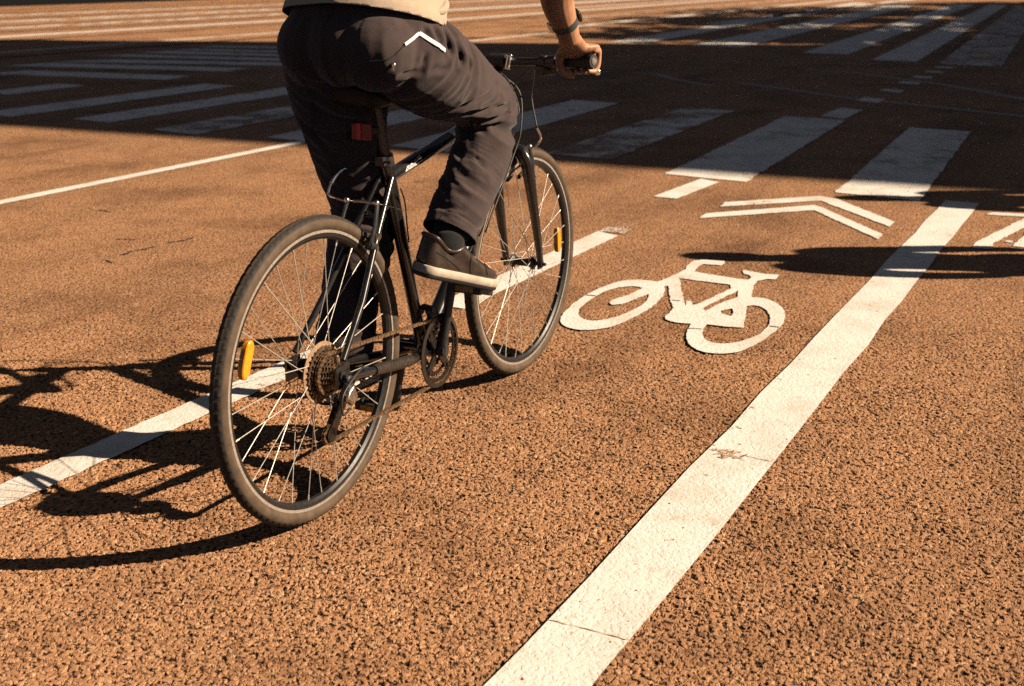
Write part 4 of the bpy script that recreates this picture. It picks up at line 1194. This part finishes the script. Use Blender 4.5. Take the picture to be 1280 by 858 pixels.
bm.to_mesh(me); bm.free()
AX = {s: [Vector(p[:3]) for p in cr([q[:3] for q in TR[s]], 8)] for s in (-1, 1)}
LEN = {}
for s in (-1, 1):
    L = [0]
    for i in range(1, len(AX[s])): L.append(L[-1] + (AX[s][i] - AX[s][i - 1]).length)
    LEN[s] = np.array(L)
def folds(co, no):
    d = np.zeros(len(co))
    ax = {s: np.array([tuple(p) for p in AX[s]]) for s in AX}
    for i, (p, n_) in enumerate(zip(co, no)):
        s = -1 if p[1] < 0 else 1
        dd = ((ax[s] - p) ** 2).sum(1); j = int(dd.argmin()); t = LEN[s][j]; T = LEN[s][-1]
        v = Vector(p)
        if j > 0 and j < len(ax[s]) - 1:
            tg = Vector(ax[s][j + 1] - ax[s][j - 1]).normalized(); t += (v - Vector(ax[s][j])).dot(tg)
        # polar angle round the leg
        r = v - Vector(ax[s][j]); q = math.atan2(r.y, r.x + r.z * .5)
        e = 0
        # broad crumple of the cloth
        e += .0060 * ns(v * 8) + .0014 * ns(v * 20 + V(3, 1, 7))
        # folds running round the leg, oblique, gathered near knee, crotch and cuff
        kn = math.exp(-((t - .455 if s < 0 else t - .40) / .10) ** 2)
        hp = math.exp(-((t - .10) / .10) ** 2)
        cf = math.exp(-((T - t - .06) / .09) ** 2)
        w1 = ns(Vector((t * 25 + v.y * 13 + v.x * 5, q * .8, s * 4)))
        rid = 1 - abs(w1) * 2.4
        amp = .0125 * kn + .0120 * hp + .0075 * cf + .0022
        if s > 0 and .40 < t < .72: amp += .004
        e += amp * max(-.8, rid) * (.6 + .7 * ns(v * 7 + V(9, 2, 0)))
        # hollow at the back of the bent right knee
        # hem band and side seam
        h = T - t
        if h < .026: e += .0022
        elif h < .030: e -= .0016
        d[i] = e
    return d
CREASES = [(0.007, [(0.25, -0.18, 1.071), (0.253, -0.191, 1.043)]), (0.009, [(0.279, -0.186, 1.06), (0.28, -0.194, 1.042), (0.283, -0.202, 1.02)]), (0.009, [(0.315, -0.199, 1.032), (0.315, -0.207, 1.011), (0.314, -0.211, 0.995)]), (0.006, [(0.221, -0.169, 1.072), (0.227, -0.177, 1.056)]), (0.006, [(0.217, -0.178, 1.018), (0.208, -0.17, 0.997)]), (0.005, [(0.158, -0.146, 0.98), (0.209, -0.168, 0.985)]), (0.006, [(0.346, -0.212, 1.006), (0.351, -0.214, 0.975)]), (0.005, [(0.231, -0.182, 0.983), (0.271, -0.2, 0.99)]), (0.009, [(0.387, -0.169, 0.875), (0.469, -0.194, 0.88), (0.523, -0.203, 0.902)]), (0.012, [(0.452, -0.164, 0.856), (0.509, -0.182, 0.855), (0.576, -0.197, 0.86)]), (0.009, [(0.523, -0.092, 0.831), (0.481, -0.16, 0.846), (0.502, -0.177, 0.852)]), (0.007, [(0.497, -0.199, 0.881), (0.578, -0.2, 0.875)]), (0.006, [(0.443, -0.198, 0.894), (0.575, -0.197, 0.915)]), (0.006, [(0.514, -0.11, 0.82), (0.521, -0.159, 0.82)]), (0.006, [(0.341, -0.16, 0.885), (0.406, -0.199, 0.905), (0.503, -0.202, 0.937)]), (0.005, [(0.474, -0.151, 0.764), (0.48, -0.183, 0.738)]), (0.006, [(0.454, -0.123, 0.748), (0.47, -0.19, 0.713)]), (0.006, [(0.415, -0.094, 0.684), (0.415, -0.164, 0.678)]), (0.006, [(0.387, -0.1, 0.655), (0.395, -0.163, 0.649)]), (0.005, [(0.422, -0.117, 0.712), (0.437, -0.17, 0.694)]), (0.004, [(0.368, -0.126, 0.637), (0.403, -0.176, 0.626)])]
def creases(co, no):
    d = np.zeros(len(co))
    for dep, pl in CREASES:
        P = np.array([tuple(q) for q in cr(pl, 6)])
        best = np.full(len(co), 9.0); par = np.zeros(len(co))
        for i in range(len(P) - 1):
            a = P[i]; ab = P[i + 1] - a; L = (ab ** 2).sum()
            t = np.clip(((co - a) @ ab) / L, 0, 1)
            r = np.sqrt(((co - a - t[:, None] * ab) ** 2).sum(1))
            m = r < best; best[m] = r[m]; par[m] = (i + t[m]) / (len(P) - 1)
        fade = .35 + .65 * np.sin(np.clip(par, 0, 1) * PI)
        w_ = .0062
        d += (.6 if pl[0][2] < .80 else 1.0) * fade * dep * (-np.exp(-(best / w_) ** 2) + .62 * np.exp(-((best - 2.1 * w_) / (1.2 * w_)) ** 2))
    return d
displace(me, folds)
bv = BVHTree.FromPolygons([v.co.copy() for v in me.vertices], [tuple(p.vertices) for p in me.polygons])
displace(me, creases)
tr = link('trousers', me, M['trousers'], person, angle=0)
so_ = tr.modifiers.new('t', 'SOLIDIFY'); so_.thickness = .0022; so_.offset = -1
def on_cloth(pts, w_, lift, k=10, dirn=None):
    """ribbon laid on the cloth"""
    P = [Vector(p) for p in cr(pts, k)] if len(pts) > 2 else [Vector(pts[0]).lerp(Vector(pts[1]), i / k) for i in range(k + 1)]
    Q = []
    for p in P:
        loc, nrm, i_, d_ = bv.find_nearest(p); Q.append((loc, nrm))
    vs = []
    for i, (p, n_) in enumerate(Q):
        t = (Q[min(i + 1, len(Q) - 1)][0] - Q[max(i - 1, 0)][0]).normalized(); sd_ = t.cross(n_).normalized()
        vs += [p + n_ * lift - sd_ * w_ / 2, p + n_ * (lift + .0008) , p + n_ * lift + sd_ * w_ / 2, p - n_ * .002]
    fs = []
    for i in range(len(Q) - 1):
        a = 4 * i
        fs += [(a, a + 1, a + 5, a + 4), (a + 1, a + 2, a + 6, a + 5), (a + 2, a + 3, a + 7, a + 6), (a + 3, a, a + 4, a + 7)]
    return MB().add(vs, fs)
PK = [(.155,-.160,1.043),(.206,-.166,1.063),(.262,-.196,1.025),(.099,-.109,1.011),(.121,-.147,1.017),(.130,-.146,1.005)
]
r1 = on_cloth([PK[0], PK[1]], .0065, .0042, 14); r1.merge(on_cloth([PK[1], PK[2]], .0085, .0042, 14))
r1.build('pocket_trim', M['white'], tr, angle=60)
r2 = on_cloth([PK[3], PK[4], PK[0]], .0030, .0014, 10); r2.build('seam', M['sock'], tr)
zl, zn, _, _ = bv.find_nearest(Vector(PK[5]))
z_ = MB(); z_.ell(zl + zn * .004, (.005, .005, .005)); z_.bar(zl + zn * .004, zl + zn * .0045 + Vector((0, 0, -.012)), .005, .002, (0, 1, 0))
z_.build('zip_pull', M['steel'], tr)

# ---- shirt -------------------------------------------------------------------
b = MB()
limb(b, [(.248, 0, 1.030, .174, .156), (.254, 0, 1.085, .172, .150), (.288, 0, 1.15, .172, .145), (.340, 0, 1.26, .176, .132), (.420, 0, 1.40, .186, .122), (.465, 0, 1.475, .140, .090), (.490, 0, 1.520, .075, .072)], 6, 40, (1, 0, 0))
for s in (-1, 1): limb(b, [(.455, s * .130, 1.470, .070), (.510, s * .208, 1.440, .074), (.560, s * .245, 1.350, .070), (.590, s * .262, 1.285, .068)], 6, 26, (0, 1, 0))
me = fuse(b, .007, 4)
HEMP = Vector((.25, 0, 1.086)); HEMN = Vector((-.26, 0, -1)).normalized()
bm = bmesh.new(); bm.from_mesh(me)
bmesh.ops.bisect_plane(bm, geom=bm.verts[:] + bm.edges[:] + bm.faces[:], plane_co=HEMP, plane_no=HEMN, clear_outer=True)
for s in (-1, 1):
    p = Vector((.585, s * .258, 1.295)); n_ = Vector((.25, s * .15, -.95)).normalized()
    kill = [f for f in bm.faces if (f.calc_center_median() - p).dot(n_) > 0 and (f.calc_center_median() - p).length < .12]
    bmesh.ops.delete(bm, geom=kill, context='FACES')
bm.to_mesh(me); bm.free()
def shirt_f(co, no):
    d = np.zeros(len(co))
    for i, p in enumerate(co):
        v = Vector(p); h = -(v - HEMP).dot(HEMN)
        e = .006 * ns(v * 7) + .006 * (1 - 2.2 * abs(ns(Vector((v.x * 6, v.y * 9, v.z * 16))))) * .7
        flare = math.exp(-h / .06); e += flare * (.007 + .004 * ns(Vector((v.x * 10, v.y * 10, 3))))
        if h < .022: e += .0022
        d[i] = e
    return d
displace(me, shirt_f)
sh_ = link('shirt', me, M['shirt'], person, angle=0)
q = sh_.modifiers.new('t', 'SOLIDIFY'); q.thickness = .003; q.offset = -1
# loose fold of shirt bunched over the right hip
fd = MB(); limb(fd, [(.31, -.150, 1.135, .009, .014), (.315, -.165, 1.120, .011, .016), (.295, -.174, 1.108, .011, .014), (.26, -.170, 1.102, .009, .010)], 6, 16)
m_ = fuse(fd, .004, 3); link('shirt_fold', m_, M['shirt'], sh_, angle=0)

# ---- socks and shoes -----------------------------------------------------------
def shoe(s):
    h, t_, r_ = FOOT[s]
    d = t_ - h; L = d.length; X = d.normalized()
    Y = Vector((0, 0, 1)).cross(X).normalized()        # left of the foot
    Z = X.cross(Y).normalized()
    if s < 0: Z = (Z + Y * (-.10)).normalized(); Y = Z.cross(X)
    w = lambda x, y, z: h + X * (x * L) + Y * y + Z * z
    sy = s  # outer side
    # outline of the sole (x, half widths inner / outer)
    OUT = [(-.03, .012, .012), (0, .026, .026), (.06, .033, .034), (.2, .034, .037), (.4, .032, .040), (.6, .042, .048), (.75, .047, .050), (.88, .041, .043), (.97, .026, .028), (1.03, .010, .010)]
    def outline(z, grow, arch=0):
        up = [w(x, -sy * -(-a - grow) if False else (-sy) * (a + grow), z) for x, a, b_ in OUT]
        dn = [w(x, sy * (b_ + grow), z) for x, a, b_ in OUT[::-1]]
        P = up + dn
        n = len(P); C = [tuple(p) for p in P]
        return [Vector(p) for p in cr(C + [C[0]], 4)][:-1]
    up = MB()
    # upper: stacked sections from sole to collar
    def sec(z, x0, x1, k, lean=0):
        pts = []
        wz = min(1, max(0, (z - .045) / .035)) ** 1.3
        def top(x): return wz * (.012 * math.exp(-((x + .03) / .10) ** 2) - .013 * math.exp(-((x - .19) / .11) ** 2) + .008 * math.exp(-((x - .40) / .08) ** 2))
        for x, a, b_ in OUT:
            xx = x0 + (x1 - x0) * (x + .03) / 1.06
            pts.append((xx, -sy * a * k, z + top(xx)))
        for x, a, b_ in OUT[::-1]:
            xx = x0 + (x1 - x0) * (x + .03) / 1.06
            pts.append((xx, sy * b_ * k, z + top(xx)))
        C = [tuple(w(*p)) for p in pts]
        return [Vector(p) for p in cr(C + [C[0]], 3)][:-1]
    up.rings([sec(.016, -.03, 1.02, .97), sec(.028, -.03, 1.01, .97), sec(.039, -.033, .95, .94), sec(.049, -.033, .82, .88), sec(.058, -.033, .67, .84), sec(.067, -.03, .55, .79), sec(.075, -.03, .47, .76), sec(.080, -.028, .42, .75), sec(.081, -.012, .39, .68), sec(.070, .0, .37, .58)])
    o = up.build('shoe', M['leather'], person, angle=0)
    o.modifiers.new('s', 'SUBSURF').render_levels = 1
    # panels and heel counter: raised leather pieces
    def strip(name, pts, wd, m):
        me_ = o.data; bv_ = BVHTree.FromPolygons([v.co.copy() for v in me_.vertices], [tuple(p.vertices) for p in me_.polygons])
        P = [Vector(p) for p in cr([tuple(w(*q)) for q in pts], 6)]
        g = MB(); Q = []
        for p in P:
            loc, nn, _, _ = bv_.find_nearest(p); Q.append(loc + nn * .0006)
        g.tube(Q, wd, 6); return g.build(name, m, o)
    for sgn in (-1, 1):
        strip('seam', [(.02, sgn * .040, .058), (.14, sgn * .040, .051), (.28, sgn * .042, .037), (.36, sgn * .045, .027)], .0012, M['outsole'])
        strip('seam', [(.42, sgn * .030, .076), (.45, sgn * .040, .055), (.47, sgn * .046, .034), (.50, sgn * .050, .024)], .0013, M['outsole'])
        strip('seam', [(.62, sgn * .020, .070), (.66, sgn * .040, .050), (.70, sgn * .050, .030)], .0012, M['outsole'])
    strip('seam', [(.72, -.040, .044), (.74, -.02, .058), (.745, 0, .062), (.74, .02, .058), (.72, .040, .044)], .0014, M['outsole'])
    g = MB(); rr = sec(.079, -.021, .405, .72); g.tube(rr, .0060, 10, close=True); g.build('collar', M['leather'], o, angle=0)
    g = MB()
    for k in range(5):
        x = .44 + k * .058; z = .0765 - k * .0072
        g.tube([w(x, -.028, z - .010), w(x + .012, -.012, z + .003), w(x + .02, .012, z + .003), w(x + .012, .028, z - .010)], .0022, 6)
    for sgn in (-1, 1): g.tube([w(.44, 0, .082), w(.41, sgn * .016, .094), w(.46, sgn * .028, .090), w(.48, sgn * .02, .078)], .0018, 6)
    g.build('laces', M['sock'], o)
    # white midsole with a black tread under it
    g = MB(); g.rings([outline(.002, .001), outline(.005, .003), outline(.016, .0035), outline(.021, .002), outline(.022, -.002)]); sl_ = g.build('sole', M['sole'], o, angle=50)
    g = MB(); g.rings([outline(-.008, -.004), outline(-.005, .0), outline(.0015, .0005)]); g.build('tread', M['outsole'], sl_, angle=50)
    # sock
    c = Vector(LEG[s][-2][:3])
    k = MB(); limb(k, [tuple(Vector(LEG[s][-3][:3]).lerp(c, .5)) + (.047,), tuple(c) + (.043,), tuple(w(.24, 0, .085)) + (.043,), tuple(w(.28, 0, .062)) + (.036,)], 5, 18, (0, 1, 0))
    m_ = fuse(k, .005, 2); link('sock', m_, M['sock'], person, angle=0)
for s in (-1, 1): shoe(s)

# ---- wrist watch ------------------------------------------------------------------
wa = Vector(ARM[-1][-3][:3]).lerp(Vector(ARM[-1][-2][:3]), .80); wt = (Vector(ARM[-1][-1][:3]) - Vector(ARM[-1][-3][:3])).normalized()
g = MB()
rot = rot_to(wt, (0, -.5, .87))
prof = [(.0335, -.009), (.0365, -.009), (.0365, .009), (.0335, .009)]
rg = []
for i in range(40):
    q = 2 * PI * i / 40
    rg.append([wa + rot @ Vector((ax_, r_ * math.cos(q), r_ * .93 * math.sin(q))) for r_, ax_ in prof])
g.rings(rg, True)
wband = g.build('watch_strap', M['strap'], person)
g = MB(); cw = wa + rot @ Vector((0, -.004, .037)); g.box(cw, (.030, .030, .009), rot)
wc = g.build('watch_case', M['satin'], wband, bevel=.003)
g = MB(); g.box(cw + rot @ Vector((0, 0, .0052)), (.022, .022, .0015), rot); g.build('watch_face', M['glass'], wc, smooth=False)
g = MB(); g.box(wa + rot @ Vector((0, .010, -.036)), (.022, .020, .005), rot); g.build('buckle', M['steel'], wband, bevel=.001)

# ------------------------------------------------------------------ two unseen people: one read from a shadow, one added to cast another
def standing(loc, rz, label, seed, coat, legm, H=1.75, hat=False):
    k = H / 1.75
    leg = {s: [(0, s * .09, .92, .090), (.0, s * .098, .72, .078), (.012, s * .105, .50, .055), (-.005, s * .11, .30, .052), (-.02, s * .115, .09, .036)] for s in (-1, 1)}
    arm = {s: [(0, s * .15, 1.43, .050), (-.005, s * .205, 1.38, .050), (-.02, s * .255, 1.20, .042), (.02, s * .275, 1.06, .036), (.07, s * .265, .90, .028), (.085, s * .258, .85, .030, .02), (.095, s * .255, .79, .028, .014)] for s in (-1, 1)}
    sp = [(0, 0, .90, .145, .10), (0, 0, 1.02, .135, .098), (0, 0, 1.15, .135, .10), (0, 0, 1.30, .160, .11), (0, 0, 1.41, .150, .085), (.01, 0, 1.47, .070, .060), (.02, 0, 1.53, .052, .055)]
    b = body_shells(leg, arm, sp, None)
    hc = Vector((.03, 0, 1.625))
    b.ell(hc, (.094, .075, .112)); b.ell(hc + Vector((.03, 0, -.055)), (.058, .055, .062)); b.tube([hc + Vector((.085, 0, .01)), hc + Vector((.104, 0, -.022)), hc + Vector((.084, 0, -.034))], [.009, .013, .010], 10)
    for s in (-1, 1):
        b.ell(hc + Vector((0, s * .077, -.012)), (.020, .008, .030))
        limb(b, [(-.03, s * .115, .10, .036), (0, s * .118, .05, .036), (.09, s * .125, .030, .040, .028), (.17, s * .130, .022, .034, .016)], 4, 14, (0, 1, 0))
        for j in range(4):
            x = .075 + j * .016
            limb(b, [(x, s * .255, .80, .008), (x + .006, s * .256, .755, .0085), (x + .004, s * .248, .72, .008), (x - .004, s * .240, .70, .007)], 3, 10)
        limb(b, [(.11, s * .25, .84, .011), (.128, s * .246, .80, .010), (.130, s * .242, .765, .0085)], 3, 10)
    me = fuse(b, .008, 2)
    p = link('person', me, M['skin'], angle=0); p.location = loc; p.rotation_euler = (0, 0, rz); p.scale = (k, k, k)
    tag(p, label, 'person')
    b = MB()
    limb(b, [(0, 0, .86, .178, .135), (0, 0, 1.02, .160, .125), (0, 0, 1.16, .162, .125), (0, 0, 1.31, .182, .128), (0, 0, 1.42, .160, .098), (.008, 0, 1.475, .080, .074)], 5, 28, (1, 0, 0))
    for s in (-1, 1): limb(b, [q[:3] + (max(q[3:]) + .018,) for q in arm[s][:5]], 5, 20, (0, 1, 0))
    me = fuse(b, .011, 3); displace(me, lambda c, n: np.array([ns(Vector(x) * 9) * .007 for x in c])); link('jacket', me, coat, p, angle=0)
    b = MB()
    for s in (-1, 1): limb(b, [q[:3] + (q[3] + .016,) for q in leg[s][:4]] + [(-.02, s * .115, .10, .062)], 5, 20, (0, 1, 0))
    limb(b, [(0, 0, .86, .150, .11), (0, 0, .98, .150, .11)], 5, 24, (1, 0, 0))
    me = fuse(b, .010, 3); displace(me, lambda c, n: np.array([ns(Vector((x[0] * 6, x[1] * 6, x[2] * 16))) * .007 for x in c])); link('trousers', me, legm, p, angle=0)
    for s in (-1, 1):
        b = MB(); limb(b, [(-.035, s * .115, .075, .043), (0, s * .118, .05, .046), (.09, s * .125, .036, .050, .036), (.18, s * .131, .024, .043, .023)], 5, 18, (0, 1, 0)); link('shoe', fuse(b, .007, 2), M['leather'], p, angle=0)
    b = MB(); b.ell(hc + Vector((-.012, 0, .022)), (.100, .084, .104)); b.ell(hc + Vector((-.03, 0, -.06)), (.066, .070, .07)); link('hair', fuse(b, .009, 2), M['hair'], p, angle=0)
standing((3.62, 4.57, 0), R_(150), 'person in a navy jacket standing beside the bike lane past the right edge', 5, M['jacket'], M['denim'], 1.72)
standing((4.72, 5.90, 0), R_(170), 'unseen person in a plum coat, added to cast the thin shadow by the crossing', 6, M['trousers'], M['jacket'], 1.76)
